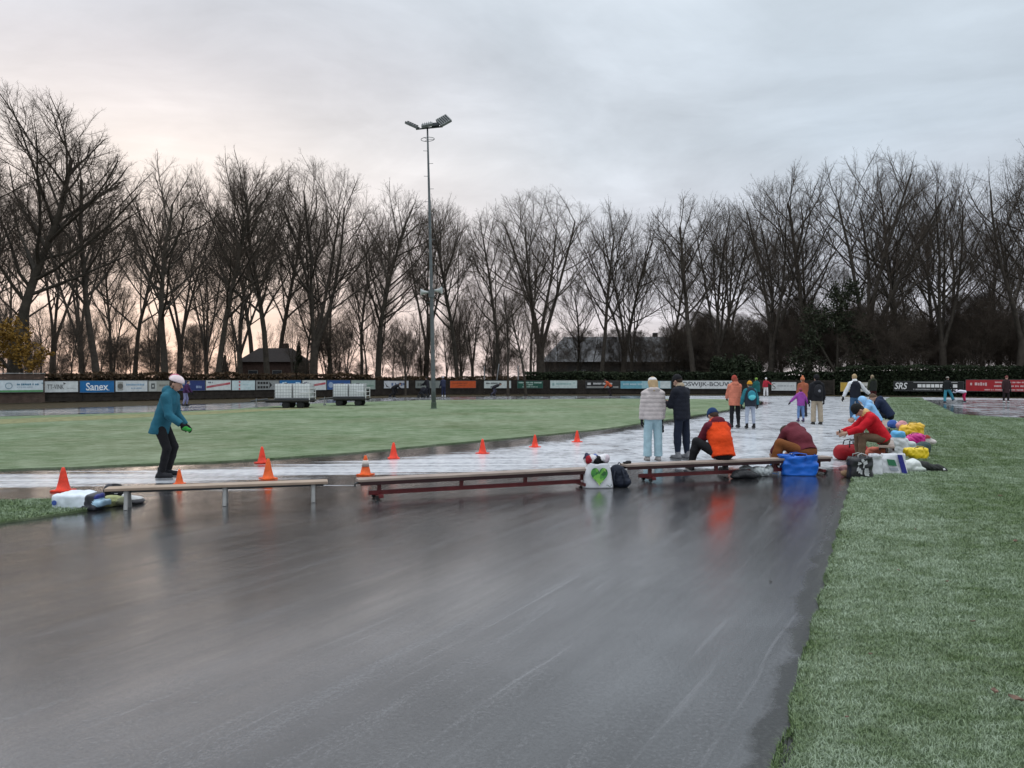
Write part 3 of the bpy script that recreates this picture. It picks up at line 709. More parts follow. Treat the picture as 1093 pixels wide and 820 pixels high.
t, L, h = board('black board with white italic capitals and a row of white squares', 954, 1029.5, 407.4, 417.4, (.012, .013, .013))
letter(t, 'SRS', h * .72, L * .19, -L * .39, .02, (.75, .75, .74), .015, .25)
mb = MB()
for k in range(9): mb.box((-L * .12 + k * L * .062, Y_, .04), (.26 if k % 2 else .34, .006, .3))
mb.box((L * .1, Y_, .37), (L * .62, .006, .07), m=1); marks(mb, -L * .21, L * .42, -.3, .13, 1, 68, Y_); logo(t, mb, [(.75, .75, .74), (.35, .35, .35)])
t, L, h = board('long red board with white print behind the skater in the dark coat', 1030.5, 1125, 405.6, 417.8, (.36, .018, .025))
mb = MB(); marks(mb, -L * .44, -L * .22, .12, .3, 0, 71, Y_); marks(mb, -L * .15, L * .46, .28, .13, 0, 72, Y_); marks(mb, -L * .16, L * .45, -.05, .16, 0, 73, Y_); marks(mb, -L * .27, L * .4, -.38, .13, 0, 74, Y_); logo(t, mb, [(.62, .45, .45)])

# ------------------------------------------------------------------ leafy things
def leafmat(name, cols, rough=.7):
    m, nt, b = newmat(name)
    pos = pos_coords(nt); f = noise_at(nt, pos, 5., 3., .7); g_ = noise_at(nt, pos, .8, 3.)
    c = ramp(nt, math_(nt, 'ADD', math_(nt, 'MULTIPLY', f, .6), math_(nt, 'MULTIPLY', g_, .4)), [(.35, cols[0]), (.5, cols[1]), (.66, cols[2])])
    nt.links.new(c, b.inputs['Base Color']); b.inputs['Roughness'].default_value = rough; b.inputs['Specular IOR Level'].default_value = .2
    return m
M_HEDGE = leafmat('hedge_leaf', ((.010, .016, .008), (.020, .030, .014), (.040, .050, .024)))
M_EVER = leafmat('evergreen_leaf', ((.012, .018, .010), (.026, .032, .017), (.05, .055, .03)))
M_BROWN = leafmat('beech_leaf', ((.035, .022, .012), (.06, .038, .02), (.10, .06, .03)))
M_YELLOW = leafmat('yellow_leaf', ((.09, .055, .012), (.22, .125, .022), (.33, .19, .04)))
def leaves(name, pts, size, mat, parent, seed=0):
    rs = np.random.RandomState(seed); n = len(pts)
    u = rs.normal(size=(n, 3)); u /= np.linalg.norm(u, axis=1)[:, None]
    v = np.cross(u, rs.normal(size=(n, 3))); v /= np.linalg.norm(v, axis=1)[:, None]
    s = size * (.5 + rs.rand(n))[:, None]
    V = np.stack([pts - u * s * .6, pts + v * s * .32, pts + u * s * .6, pts - v * s * .32], 1).reshape(-1, 3)
    me = npmesh(name, V, np.arange(n * 4).reshape(n, 4)); return link(name, me, parent, mat)
def clump_points(n, blobs, seed):
    """leaf positions in tufts spread through a set of ellipsoids"""
    rs = np.random.RandomState(seed); out_ = []
    for c, r, w in blobs:
        k = max(1, int(n * w)); nt_ = max(3, k // 28)
        d = rs.normal(size=(nt_, 3)); d /= np.linalg.norm(d, axis=1)[:, None]
        tc_ = np.array(c) + d * np.array(r) * (rs.rand(nt_) ** .4)[:, None]
        out_.append(np.repeat(tc_, 28, 0) + rs.normal(size=(nt_ * 28, 3)) * .13 * np.mean(r))
    return np.concatenate(out_)
# dark thicket hedge behind the boards (one run per stretch of fence)
def hedge(label, pxs, back, zt, depth, mat, seed, n, lf=.16, group=None):
    pts = [fpt(p, back) for p in pxs]
    o = empty('hedge', pts[len(pts) // 2]); tag(o, label, 'hedge', group)
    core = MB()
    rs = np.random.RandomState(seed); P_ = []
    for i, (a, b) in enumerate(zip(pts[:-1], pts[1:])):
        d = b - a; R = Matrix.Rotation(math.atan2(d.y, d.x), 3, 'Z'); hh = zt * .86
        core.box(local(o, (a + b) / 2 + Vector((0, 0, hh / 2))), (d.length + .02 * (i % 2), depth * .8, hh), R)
        k = int(n * d.length / sum((q - p).length for p, q in zip(pts[:-1], pts[1:]))); t = rs.rand(k); top = rs.rand(k) < .28
        nr = Vector((d.y, -d.x, 0)).normalized(); side = np.where(top, rs.rand(k) * 2 - 1, 1.) * depth * .5
        z = np.where(top, zt * (.93 + .07 * rs.rand(k)), rs.rand(k) * zt)
        base = np.array(a)[None] + np.outer(t, np.array(d)) + np.outer(side + rs.normal(size=k) * .08, np.array(nr))
        wob = np.array([mnoise.noise((x * .7, y_ * .7, zz * .9)) for x, y_, zz in zip(base[:, 0], base[:, 1], z)])
        base += np.outer(wob * .25, np.array(nr)); base[:, 2] = z + np.where(top, wob * .30, 0)
        P_.append(base)
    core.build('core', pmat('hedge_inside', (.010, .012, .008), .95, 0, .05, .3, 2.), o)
    pts_ = np.concatenate(P_) - np.array(o.location); leaves('foliage', pts_, lf, mat, o, seed)
    return o
hedge('clipped dark evergreen hedge carrying the black and red boards', [893, 950, 1000, 1050, 1093, 1180, 1300], .9, 2.75, 1.2, M_HEDGE, 3, 26000, .17)
hedge('rough dark thicket behind the fence in front of the big roofed house', [560, 640, 720, 800, 895], 2.2, 2.25, 2.0, M_HEDGE, 4, 17000, .22)
hedge('low brown beech hedge behind the fence near the floodlight mast', [395, 450, 500, 560], 1.6, 1.75, 1.2, M_BROWN, 5, 7000, .18)
hedge('dim brown beech hedge behind the fence below the brick house', [46, 130, 240, 330, 395], 1.6, 2.0, 1.3, M_BROWN, 6, 14000, .18)

# ------------------------------------------------------------------ houses behind the trees
M_BRICK = pmat('brick', (.055, .036, .030), .9, 0, .1, .3, 6., .3, 20.)
M_TILE = pmat('dark_roof_tiles', (.026, .021, .020), .8, 0, .2, .3, 4., .3, 12.)
M_SLATE = pmat('grey_roof', (.085, .085, .09), .6, .0, .4, .2, 1.5)
M_GLASS = pmat('dark_window_glass', (.02, .024, .03), .12, 0, .6, .2, 2.)
def house(label, px0, px1, Y, ez, rz_, depth, wallm, roofm, hip, wins):
    x0, x1 = XD(px0, Y), XD(px1, Y); w = x1 - x0
    o = empty('house', ((x0 + x1) / 2, Y + depth / 2, 0)); tag(o, label, 'house')
    MB().box((0, 0, ez / 2), (w, depth, ez)).build('wall', wallm, o)
    e = .4; hw = w / 2 + e; hd = depth / 2 + e; rx = hw - hip
    V = [(-hw, -hd, ez), (hw, -hd, ez), (hw, hd, ez), (-hw, hd, ez), (-rx, 0, rz_), (rx, 0, rz_)]
    me = rawmesh('roof', V, [[0, 1, 5, 4], [2, 3, 4, 5], [1, 2, 5], [3, 0, 4], [3, 2, 1, 0]])
    r_ = link('roof', me, o, roofm); MB().box((rx * .5, .8, rz_ + .1), (.7, .7, 1.1)).build('chimney', wallm, r_)
    for (fx, z, ww, hh) in wins:
        f = MB().box((fx * w, -depth / 2 - .02, z), (ww, .09, hh)).build('window', paint((.12, .12, .115)), o)
        MB().box((fx * w, -depth / 2 - .055, z), (ww - .16, .05, hh - .16)).build('pane', M_GLASS, f)
    return o
house('brown brick house with a dark hipped roof behind the left trees', 256, 313, 98, 3.7, 5.6, 7.5, M_BRICK, M_TILE, 1.6, [(-.25, 2.0, 1.2, 1.3), (.2, 2.0, 1.2, 1.3)])
house('wide low house with a long grey sloping roof behind the middle trees', 582, 768, 112, 4.0, 8.0, 14, pmat('dark_render', (.05, .046, .043), .9, 0, .1, .2, 2.), M_SLATE, 3.6, [(-.3, 2.2, 1.6, 1.3), (.0, 2.2, 1.6, 1.3), (.3, 2.2, 1.6, 1.3)])

# ------------------------------------------------------------------ bare trees
def tree_mesh(seed, H=21., style='beech', dens=1.):
    """returns vertex/face arrays (trunk with its limbs, crown of branches and twigs)"""
    r = random.Random(seed); parts = {0: ([], []), 1: ([], [])}
    def tube(which, pts, rads, n):
        V, Fc = parts[which]; b = len(V); up = None
        for i, p in enumerate(pts):
            t = (pts[min(i + 1, len(pts) - 1)] - pts[max(i - 1, 0)]).normalized()
            u = t.orthogonal().normalized() if up is None else (up - t * up.dot(t)).normalized()
            up = u; w = t.cross(u)
            for k in range(n):
                a = 6.2832 * k / n; q = p + (u * math.cos(a) + w * math.sin(a)) * rads[i]; V.append((q.x, q.y, q.z))
        for i in range(len(pts) - 1):
            for k in range(n):
                a = b + i * n + k; c = b + i * n + (k + 1) % n; Fc.append((a, c, c + n, a + n))
    wind = Vector((.12, 0, 0))
    cz, rh, rv = (.61 if style == 'beech' else .58) * H, H * (.28 if style == 'beech' else .32), H * (.385 if style == 'beech' else .42)
    if style == 'thicket': cz, rh, rv = H * .5, H * .5, H * .5
    def outside(p):
        return (p.x * p.x + p.y * p.y) / (rh * rh) + ((p.z - cz) / rv) ** 2 > r.uniform(.86, 1.10)
    nside = [9, 5, 4, 3, 3]
    def grow(p, d, L, rd, lev, rend=None):
        n = n0 = [9, 7, 5, 3, 2][lev]; step = L / n
        pts, rads, dirs = [p.copy()], [rd], [d.copy()]
        wob = [.04, .085, .13, .15, .18][lev]; trop = [.02, .085, .09, .07, .07][lev]
        if style == 'thicket': trop = [.03, .05, .03, .02, .0][lev]
        rend = rend if rend is not None else rd * [.35, .28, .3, .35, .4][lev]
        for i in range(n):
            if lev >= 1 and i > 0 and outside(p): break
            d = (d + Vector((r.gauss(0, wob), r.gauss(0, wob), r.gauss(0, wob * .6))) + Vector((0, 0, trop)) + (wind * .35 if lev >= 2 else wind * .06)).normalized()
            p = p + d * step; pts.append(p.copy()); dirs.append(d.copy())
            rads.append(rd + (rend - rd) * ((i + 1) / n) ** (.8 if lev else 1.))
        n = len(pts) - 1
        if rads[-1] > rend * 1.3: rads[-1] = rend; rads[-2] = min(rads[-2], (rads[-3] + rend) / 2 if n > 1 else rads[-2])
        if lev == 0: rads[0] *= 1.45; rads[1] *= 1.05
        tube(0 if lev <= 1 else 1, pts, rads, nside[lev])
        if lev >= 4: return
        if lev == 0: cnt, s0, s1 = int((19 if style == 'beech' else 12) * dens), (.38 if style == 'beech' else .26), 1.
        else: cnt, s0, s1 = int([0, 10, 9, 9][lev] * (dens if lev < 3 else 1) * min(1, (n + .6) / n0) + r.random()), [0, .22, .2, .15][lev], 1.
        az = r.random() * 6.28
        for k in range(cnt):
            t = s0 + (s1 - s0) * ((k + r.random() * .7) / cnt) if k < cnt - 1 else 1.
            q = min(t, .999) * n; i = int(q); pp = pts[i].lerp(pts[i + 1], q - i); dd = dirs[min(i + 1, n)]; rr = rads[i] + (rads[i + 1] - rads[i]) * (q - i)
            az += 2.4 + r.uniform(-.5, .5)
            o1 = dd.orthogonal().normalized(); o2 = dd.cross(o1)
            out_ = o1 * math.cos(az) + o2 * math.sin(az)
            if lev == 0:
                ang = rad(r.uniform(36, 62) if style != 'thicket' else r.uniform(30, 65)) * (1.2 - .45 * t); Lc = H * (.44 - .16 * (t - s0) / (1 - s0)) * r.uniform(.85, 1.1)
                rc = min(rr * .58, .0125 * Lc + .014)
            else:
                ang = rad(r.uniform(26, 52)); Lc = L * [0, .46, .48, .50][lev] * (1.15 - .55 * t) * r.uniform(.7, 1.25); rc = min(rr * .68, [0, .036, .015, .0085][lev])
            if k == cnt - 1 and lev > 0: ang *= .35
            nd = (dd * math.cos(ang) + out_ * math.sin(ang)).normalized()
            grow(pp, nd, max(Lc, .25), max(rc, .0045), lev + 1)
    if style == 'beech':
        grow(Vector((0, 0, -.2)), Vector((0, 0, 1)), H * .84, H * .0142, 0)
    elif style == 'fork':
        hF = H * r.uniform(.16, .28); rd = H * .0165
        tube(0, [Vector((0, 0, -.2)), Vector((0, 0, .5)), Vector((.03, 0, hF * .6)), Vector((0, .02, hF + .3))], [rd * 1.4, rd * 1.05, rd, rd * .9], 10)
        k = r.randint(3, 4); a0 = r.random() * 6
        for i in range(k):
            a = a0 + 6.283 * i / k + r.uniform(-.3, .3); ti = rad(r.uniform(9, 22))
            grow(Vector((0, 0, hF - .1 * i)), Vector((math.cos(a) * math.sin(ti), math.sin(a) * math.sin(ti), math.cos(ti))), (H - hF) * r.uniform(.76, .90), rd * .52, 0)
    else:   # thicket: several thin stems from the ground
        for i in range(r.randint(3, 5)):
            a = r.random() * 6.283; ti = rad(r.uniform(3, 20))
            grow(Vector((r.uniform(-.4, .4), r.uniform(-.4, .4), -.1)), Vector((math.cos(a) * math.sin(ti), math.sin(a) * math.sin(ti), math.cos(ti))), H * r.uniform(.6, .95), H * .008, 0)
    return parts
def make_tree(name, label, cat, seed, H, style, dens, bark, group):
    parts = tree_mesh(seed, H, style, dens)
    o = empty(name, (0, 0, 0)); tag(o, label, cat, group)
    for w, nm, mt in ((0, 'trunk', bark), (1, 'crown', M_TWIG)):
        V, Fc = parts[w]; me = npmesh(nm, V, np.array(Fc)); link(nm, me, o, mt, True)
    return o
PROT = []
for i, (st, de) in enumerate((('beech', 1.), ('fork', .8), ('beech', .9), ('beech', .78), ('beech', 1.0), ('fork', .75))):
    PROT.append([make_tree('bare_tree', '', 'tree', 40 + i * 7, 20., st, de, M_BARK if i % 2 == 0 else M_BARK2, 'tall bare trees behind the track fence'), 0])
THK = [[make_tree('bare_shrub', '', 'shrub', 90 + i, 7., 'thicket', .85, M_BARK, 'leafless thicket between the tree trunks'), 0] for i in range(3)]
def plant(pool, k, px, Y, H, label, Hp=20., rz=None, wide=1., group=None):
    pr = pool[k % len(pool)]; src = pr[0]
    s = H / Hp; sc = (s * wide, s * wide, s); loc = (XD(px, Y), Y, 0)
    rz_ = rz if rz is not None else (px * 1.7 + Y) % 6.28
    if pr[1] == 0:
        o = src; o.location = loc; o.rotation_euler = (0, 0, rz_); o.scale = sc
    else: o = copy_thing(src, loc, rz_, sc)
    o.rotation_euler = (.045 * math.sin(px * 3.1), .055 * math.sin(px * 5.3 + Y), rz_)
    pr[1] += 1; o['label'] = label
    if group: o['group'] = group
    return o
def top(py, Y): return ZD(py, Y)
#   px, Y, top row, prototype, width, label
FRONT = [
 (12, 54, 92, 0, 1.3, 'tallest broad bare tree above the yellow bush and timber wall'),
 (106, 59, 150, 3, 1.0, 'slender bare tree behind the joint between the grey and blue boards'),
 (176, 66, 164, 2, 1.0, 'thick trunked bare tree straight behind the teal skater'),
 (231, 69, 168, 4, .95, 'thick straight bare tree behind the first red streak board'),
 (286, 74, 172, 0, .95, 'bare tree standing before the brick house'),
 (334, 77, 176, 1, 1.1, 'wide forked bare tree just right of the brick house'),
 (402, 83, 196, 2, 1.0, 'bare tree between the second tank trailer and the mast'),
 (488, 88, 216, 4, .85, 'narrow bare tree directly behind the orange board'),
 (532, 90, 216, 2, .75, 'narrow bare tree behind the white board with the bending skater'),
 (577, 89, 206, 1, 1.2, 'fan shaped forked bare tree left of the grey roof'),
 (641, 93, 216, 3, .85, 'slim straight bare tree in front of the grey roof'),
 (664, 95, 226, 5, .95, 'rounded bare tree behind the teal fading board'),
 (742, 88, 206, 3, 1.05, 'bare tree rising behind the long white capitals board'),
 (768, 90, 212, 5, .9, 'slender forked bare tree right of the long white board'),
 (823, 86, 192, 1, .95, 'forked bare tree above the white board with the initial'),
 (866, 84, 172, 3, .95, 'tall bare tree rising behind the ivy covered tree'),
 (928, 82, 168, 5, 1.1, 'tall many limbed bare tree above the amber board'),
 (962, 84, 172, 4, .85, 'straight tall bare tree behind the black board with squares'),
 (1008, 80, 176, 1, .9, 'forked bare tree behind the far skating children'),
 (1088, 76, 160, 5, 1.05, 'tallest right bare tree behind the red board'),
 (1150, 76, 165, 2, 1., 'bare tree beyond the end of the red board'), (-62, 50, 120, 2, 1.1, 'bare tree left of the timber wall')]
for i, (px, Y, ty, k, wd, lb) in enumerate(FRONT):
    plant(PROT, k, px, Y, top(ty, Y) , lb, 20., None, wd)
rr = random.Random(21)
for i in range(46):
    px = -70 + i * 26.5 + rr.uniform(-9, 9)
    if 420 < px < 800 and i % 2: continue
    Y = rr.uniform(92, 135)
    ty = 235 + rr.uniform(-25, 45) - (20 if px < 330 else 0) + (30 if 480 < px < 760 else 0)
    plant(PROT, rr.randint(0, 5), px, Y, top(ty, Y), 'thinner bare tree deeper in the wood behind the front row', 20., rr.random() * 6.28, rr.uniform(.75, .95), 'bare trees deep in the wood')
for i in range(80):
    px = -60 + i * 15.2 + rr.uniform(-9, 9)
    if (px < 700 and i % 3) or 240 < px < 330 or 560 < px < 705: continue
    Y = rr.uniform(98, 135)
    hh = (rr.uniform(7., 11.) if px < 560 else rr.uniform(8, 13.)) * (.75 if 560 < px < 700 else 1)
    plant(THK, rr.randint(0, 2), px, Y, hh, 'tall leafless scrub far back in the wood', 7., rr.random() * 6.28, rr.uniform(.7, 1.1), 'tall scrub far back in the wood')
for i in range(74):
    px = -60 + i * 16.2 + rr.uniform(-8, 8)
    if (px < 560 and i % 2) or 250 < px < 320 or (570 < px < 700 and i % 2): continue
    Y = fY(px) + rr.uniform(5, 26)
    hh = rr.uniform(3.5, 6.0) if px < 560 else rr.uniform(5., 9.)
    if px > 850: hh *= 1.25
    plant(THK, rr.randint(0, 2), px, Y, hh, 'leafless brown shrub filling the gap between trunks', 7., rr.random() * 6.28, rr.uniform(.8, 1.3))

for i in range(44):
    px = -60 + i * 15.5 + rr.uniform(-7, 7)
    if (255 < px < 312 and i % 2) or px > 575: continue
    Y = rr.uniform(74, 112)
    plant(PROT, rr.randint(0, 5), px, Y, rr.uniform(7.5, 13.5), 'thin young bare tree among the big trunks', 20., rr.random() * 6.28, rr.uniform(.6, .9), 'thin young trees among the big trunks')
# ivy-clad tree, dark shrub, conifers and the yellow bush
def leafy(name, label, cat, px, Y, blobs, n, size, mat, seed, stems):
    o = empty(name, (XD(px, Y), Y, 0)); tag(o, label, cat)
    leaves('crown', clump_points(n, blobs, seed), size, mat, o, seed)
    mb = MB()
    for s in stems: mb.tube(s, [.16 * (1 - .6 * q / (len(s) - 1)) for q in range(len(s))], 7)
    mb.build('trunk', M_BARK, o); return o
leafy('ivy_tree', 'dark ivy covered evergreen tree rising above the backpack man', 'tree', 893, 80,
      [((0, 0, 8.2), (1.6, 1.6, 3.2), .24), ((-2.2, .3, 7.), (1.6, 1.5, 2.4), .16), ((2.4, -.2, 6.2), (1.8, 1.6, 2.0), .16), ((1.0, 0, 10.6), (1.5, 1.3, 1.6), .12), ((-3.2, 0, 3.6), (1.8, 1.6, 1.6), .14), ((2.8, 0, 3.0), (2.0, 1.5, 1.8), .14)], 7500, .22, M_EVER, 5, [[(0, 0, 0), (.1, 0, 5), (0, 0, 11)], [(0, 0, 2), (-1.6, .2, 5), (-2.4, .3, 8)], [(0, 0, 2.5), (1.5, 0, 5), (2.2, 0, 8)]])
leafy('laurel_bush', 'dark rounded laurel bush behind the salmon jacketed woman', 'shrub', 785, 83.5, [((0, 0, 2.), (2.6, 1.6, 1.9), .6), ((-1.6, 0, 2.6), (1.5, 1.2, 1.3), .2), ((1.6, 0, 2.2), (1.6, 1.2, 1.3), .2)], 6500, .26, M_HEDGE, 6, [[(0, 0, 0), (.1, 0, 1.5), (0, 0, 3)]])
leafy('yellow_bush', 'yellow leaved bush spilling over the timber wall', 'shrub', 18, 52.6, [((-.4, 0, 4.6), (1.4, .9, 1.2), .4), ((-1.4, .1, 3.3), (1.3, .7, 1.0), .25), ((1.0, 0, 3.2), (1.3, .7, 1.1), .35)], 2600, .17, M_YELLOW, 7, [[(0, .6, 0), (.1, .4, 2.), (0, 0, 3.8)], [(0, .6, .5), (-.8, .3, 2.4), (-1.4, 0, 3.4)]])
def conifer(label, px, Y, H, seed):
    o = empty('conifer', (XD(px, Y), Y, 0)); tag(o, label, 'tree')
    rs = np.random.RandomState(seed); n = 3600; t = rs.rand(n) ** .7; z = H * (1 - t) ; a = rs.rand(n) * 6.283
    R_ = H * .2 * t * (.55 + .45 * np.abs(np.sin(z * 5.)) * rs.rand(n) ** .3)
    leaves('crown', np.stack([R_ * np.cos(a), R_ * np.sin(a), z * .95 + .3 - R_ * .25], 1), .22, M_EVER, o, seed)
    MB().tube([(0, 0, 0), (0, 0, H * .5), (0, 0, H)], [.13, .08, .02], 7).build('trunk', M_BARK, o)
conifer('small dark pointed conifer between the brick house and the forked tree', 319, 92, top(364, 92), 3)
conifer('low dark conifer behind the second tank trailer', 352, 94, top(384, 94), 4)
conifer('squat dark conifer left of the brick house', 240, 90, top(380, 90), 8)

# thin poles behind the fence
for px, y0, lean, lb in ((517, 392, 0., 'thin upright grey pole behind the fence right of the orange board'), (529, 389, .35, 'thin slanting grey pole behind the fence'), (553, 391, 0., 'thin grey pole behind the fence above the green board')):
    p = fpt(px, .5); z = ZD(y0, p.y)
    o = MB().tube([(0, 0, 0), (lean * .4, 0, z * .5), (lean, 0, z)], [.055, .05, .05], 8).tube([(lean, 0, z), (lean, 0, z + .05)], [.06, .03], 8).build('pole', M_STEEL)
    o.location = p; tag(o, lb, 'pole')
# ------------------------------------------------------------------ floodlight mast
mp_ = P(463, 437); mast = empty('floodlight_mast', mp_); tag(mast, 'tall grey floodlight mast standing on the infield lawn', 'floodlight')
lean = XD(456.5, mp_.y) - mp_.x; HT = ZD(138, mp_.y)
def mx(z): return lean * (z / HT) ** 1.15
M_MAST = pmat('mast_paint', (.12, .135, .14), .5, .4, .4, .25, 2.)
zs = [i * HT / 14 for i in range(15)]
MB().tube([(mx(z), 0, z) for z in zs], [.125 - .08 * z / HT for z in zs], 12).build('pole', M_MAST, mast, 0, True)
MB().lathe([(.20, 0), (.20, .035), (.15, .06), (.145, .35), (.13, .38)], (0, 0, .0), 14).build('base', pmat('mast_base', (.07, .10, .07), .7, .2, .3, .3, 3.), mast)
for k in range(13):
    z = HT * .38 + k * HT * .045; s = 1 if k % 2 else -1
    MB().tube([(mx(z), 0, z), (mx(z) + s * .26, 0, z + .01)], .012, 6).build('climbing_step', M_MAST, mast)
zr = ZD(149.5, mp_.y)
mb = MB(); mb.tube([(mx(zr) + .36 * math.cos(a), .36 * math.sin(a), zr + .03 * math.cos(a)) for a in [i * 6.2832 / 20 for i in range(21)]], .016, 6, cap=False)
for a in (0, 2.09, 4.19): mb.tube([(mx(zr), 0, zr), (mx(zr) + .36 * math.cos(a), .36 * math.sin(a), zr)], .012, 6)
mb.build('safety_ring', M_MAST, mast)
za = HT
R12 = Matrix.Rotation(rad(-6), 3, 'Y')
MB().tube([(mx(za) - .62, 0, za - .04), (mx(za) + .82, 0, za + .10)], .045, 8).build('crossarm', M_DARKSTEEL, mast)
def lamp(x, z, d, rx, ry, rz):
    R = Matrix.Rotation(rz, 3, 'Z') @ Matrix.Rotation(ry, 3, 'Y') @ Matrix.Rotation(rx, 3, 'X')
    h = MB().box((x, 0, z), d, R).build('floodlight', pmat('lamp_housing', (.16, .17, .17), .5, .3, .4, .25, 5.), mast, .02)
    n = R @ Vector((0, 0, -1)); c = Vector((x, 0, z)) + n * (d[2] / 2 + .006)
    MB().box(c, (d[0] * .86, d[1] * .86, .012), R).build('lens', pmat('lamp_glass', (.25, .27, .28), .15, 0, .5, .2, 3.), h)
    mb = MB(); [mb.box(Vector((x, 0, z)) - n * (d[2] / 2 + .03) + R @ Vector(((k - 2) * d[0] * .18, 0, 0)), (.015, d[1] * .8, .06), R) for k in range(5)]
    mb.build('cooling_rib', M_DARKSTEEL, h)
lamp(mx(za) - .82, za + .17, (.72, .55, .13), rad(15), rad(24), 0)
lamp(mx(za) - .02, za + .19, (.62, .55, .14), rad(28), rad(-12), 0)
lamp(mx(za) + .88, za + .42, (.66, .60, .15), rad(52), rad(-32), rad(15))
MB().box((mx(za) + .42, 0, za + .2), (.42, .2, .18), R12).build('ballast_box', M_DARKSTEEL, mast, .02)
zh = ZD(311.5, mp_.y)
MB().box((mx(zh), 0, zh - .12), (.30, .26, .40)).build('junction_box', M_MAST, mast, .02)
for s in (-1, 1):
    R = Matrix.Rotation(s * rad(90), 3, 'Y') @ Matrix.Rotation(rad(12), 3, 'X')
    MB().lathe([(.05, 0), (.07, .12), (.09, .25), (.17, .40), (.20, .43), (.18, .44)], (mx(zh) + s * .14, -.02, zh + .06 - (.1 if s < 0 else 0)), 14, 0, R).build('horn_speaker', pmat('horn_paint', (.40, .42, .42), .5, 0, .4, .15, 4.), mast, 0, True)
MB().box((.0, -.14, 1.2), (.16, .10, .5)).build('hatch', M_MAST, mast, .01)

# ------------------------------------------------------------------ tank trailers
M_TANK = pmat('tank_plastic', (.74, .76, .77), .45, 0, .4, .08, 3.)
def trailer(label, px0, px1, pyw, wheels, w, flip):
    Y = P(0, pyw).y; x0, x1 = XD(px0, Y), XD(px1, Y)
    t = empty('flatbed_trailer', ((x0 + x1) / 2, Y, 0)); tag(t, label, 'trailer', 'flat trailers carrying water tanks')
    L = x1 - x0; c = (x0 + x1) / 2
    MB().box((0, .6, .44), (L, 1.5, .07)).box((0, .05, .37), (L * .96, .08, .08)).box((0, 1.15, .37), (L * .96, .08, .08)).build('flatbed', pmat('trailer_deck', (.035, .033, .032), .7, .1, .3, .3, 4.), t)
    xw0, xw1 = XD(wheels[0], Y) - c, XD(wheels[1], Y) - c
    for xw in (xw0, xw1):
        for yy in (.0, 1.2):
            wob = MB().lathe([(.10, -.07), (.18, -.07), (.21, -.05), (.21, .05), (.18, .07), (.10, .07)], (xw, yy, .21), 22, 0, Matrix.Rotation(rad(90), 3, 'X')).build('wheel', M_RUBBER, t, 0, True)
            MB().lathe([(.02, -.05), (.10, -.055), (.11, -.03), (.11, .03), (.10, .055), (.02, .05)], (xw, yy, .21), 16, 0, Matrix.Rotation(rad(90), 3, 'X')).build('rim', M_STEEL, wob)
    MB().tube([(-L / 2, .6, .50), (-L / 2 - .75, .6, .42), (-L / 2 - .95, .6, .38)], [.05, .045, .05], 8).tube([(-L / 2, .1, .5), (-L / 2 - .7, .6, .42)], .03, 6).build('drawbar', M_DARKSTEEL, t)
    MB().tube([(-L / 2 - .6, .5, .0), (-L / 2 - .6, .5, .55)], .03, 8).lathe([(.02, -.03), (.08, -.03), (.08, .03), (.02, .03)], (-L / 2 - .6, .5, .08), 12, 0, Matrix.Rotation(rad(90), 3, 'X')).build('jockey_wheel', M_STEEL, t)
    mb = MB(); xr = L / 2 - .03
    for yy in (-.05, 1.25): mb.tube([(xr, yy, .30), (xr, yy, 1.12)], .03, 6)
    for z in (.62, .86, 1.10): mb.tube([(xr, -.05, z), (xr, 1.25, z)], .02, 6)
    mb.tube([(xr - .55, -.05, .86), (xr, -.05, .86)], .02, 6); mb.build('end_rack', pmat('white_rack', (.55, .55, .54), .5, .1, .4, .15, 4.), t)
    return t, Y, c
def tank(label, x, y, z, w, d=1.0, h=.90):
    t = empty('water_tank', (x, y, z)); tag(t, label, 'tank', 'caged white water tanks on the trailers')
    MB().box((0, 0, .035), (w, d, .07)).build('pallet', M_DARKSTEEL, t)
    b = MB().box((0, 0, .09 + (h - .09) / 2), (w - .05, d - .05, h - .1)).build('tank_body', M_TANK, t, .05, True)
    MB().lathe([(.11, 0), (.11, .04), (.09, .05)], (0, 0, h - .012), 16).build('lid', M_DARKSTEEL, b)
    mb = MB(); r = .0085
    nx = 6
    for k in range(nx + 1):
        x_ = -w / 2 + w * k / nx
        for yy in (-d / 2, d / 2): mb.tube([(x_, yy, .07), (x_, yy, h)], r, 5)
        mb.tube([(x_, -d / 2, h), (x_, d / 2, h)], r, 5) if k in (1, 3, 5) else None
    for k in range(1, 6):
        y_ = -d / 2 + d * k / 6
        for xx in (-w / 2, w / 2): mb.tube([(xx, y_, .07), (xx, y_, h)], r, 5)
    for k in range(6):
        z_ = .10 + (h - .11) * k / 5
        mb.tube([(-w / 2, -d / 2, z_), (w / 2, -d / 2, z_), (w / 2, d / 2, z_), (-w / 2, d / 2, z_), (-w / 2, -d / 2, z_)], r, 5, cap=False)
    mb.build('cage', pmat('cage_steel', (.34, .35, .36), .45, .6, .5, .2, 5.), t)
t, Y, c = trailer('flat black tank trailer left of the other, drawbar pointing left', 282, 331, 436.3, (305, 320.5), 2.2, 0)
wT = (XD(330.5, Y) - XD(292, Y)) / 2
for k, nm in enumerate(('caged white tank at the drawbar end of the left trailer', 'caged white tank beside the end rack of the left trailer')): tank(nm, XD(292, Y) + wT * (k + .5), Y + .6, .476, wT - .03)
t, Y, c = trailer('flat black tank trailer right of the other, partly before a white rack', 355, 391, 433.8, (362, 382), 2.2, 0)
wT = (XD(388, Y) - XD(354.5, Y)) / 2
for k, nm in enumerate(('caged white tank on the left half of the right trailer', 'caged white tank beside the end rack of the right trailer')): tank(nm, XD(354.5, Y) + wT * (k + .5), Y + .6, .476, wT - .03, 1., .86)

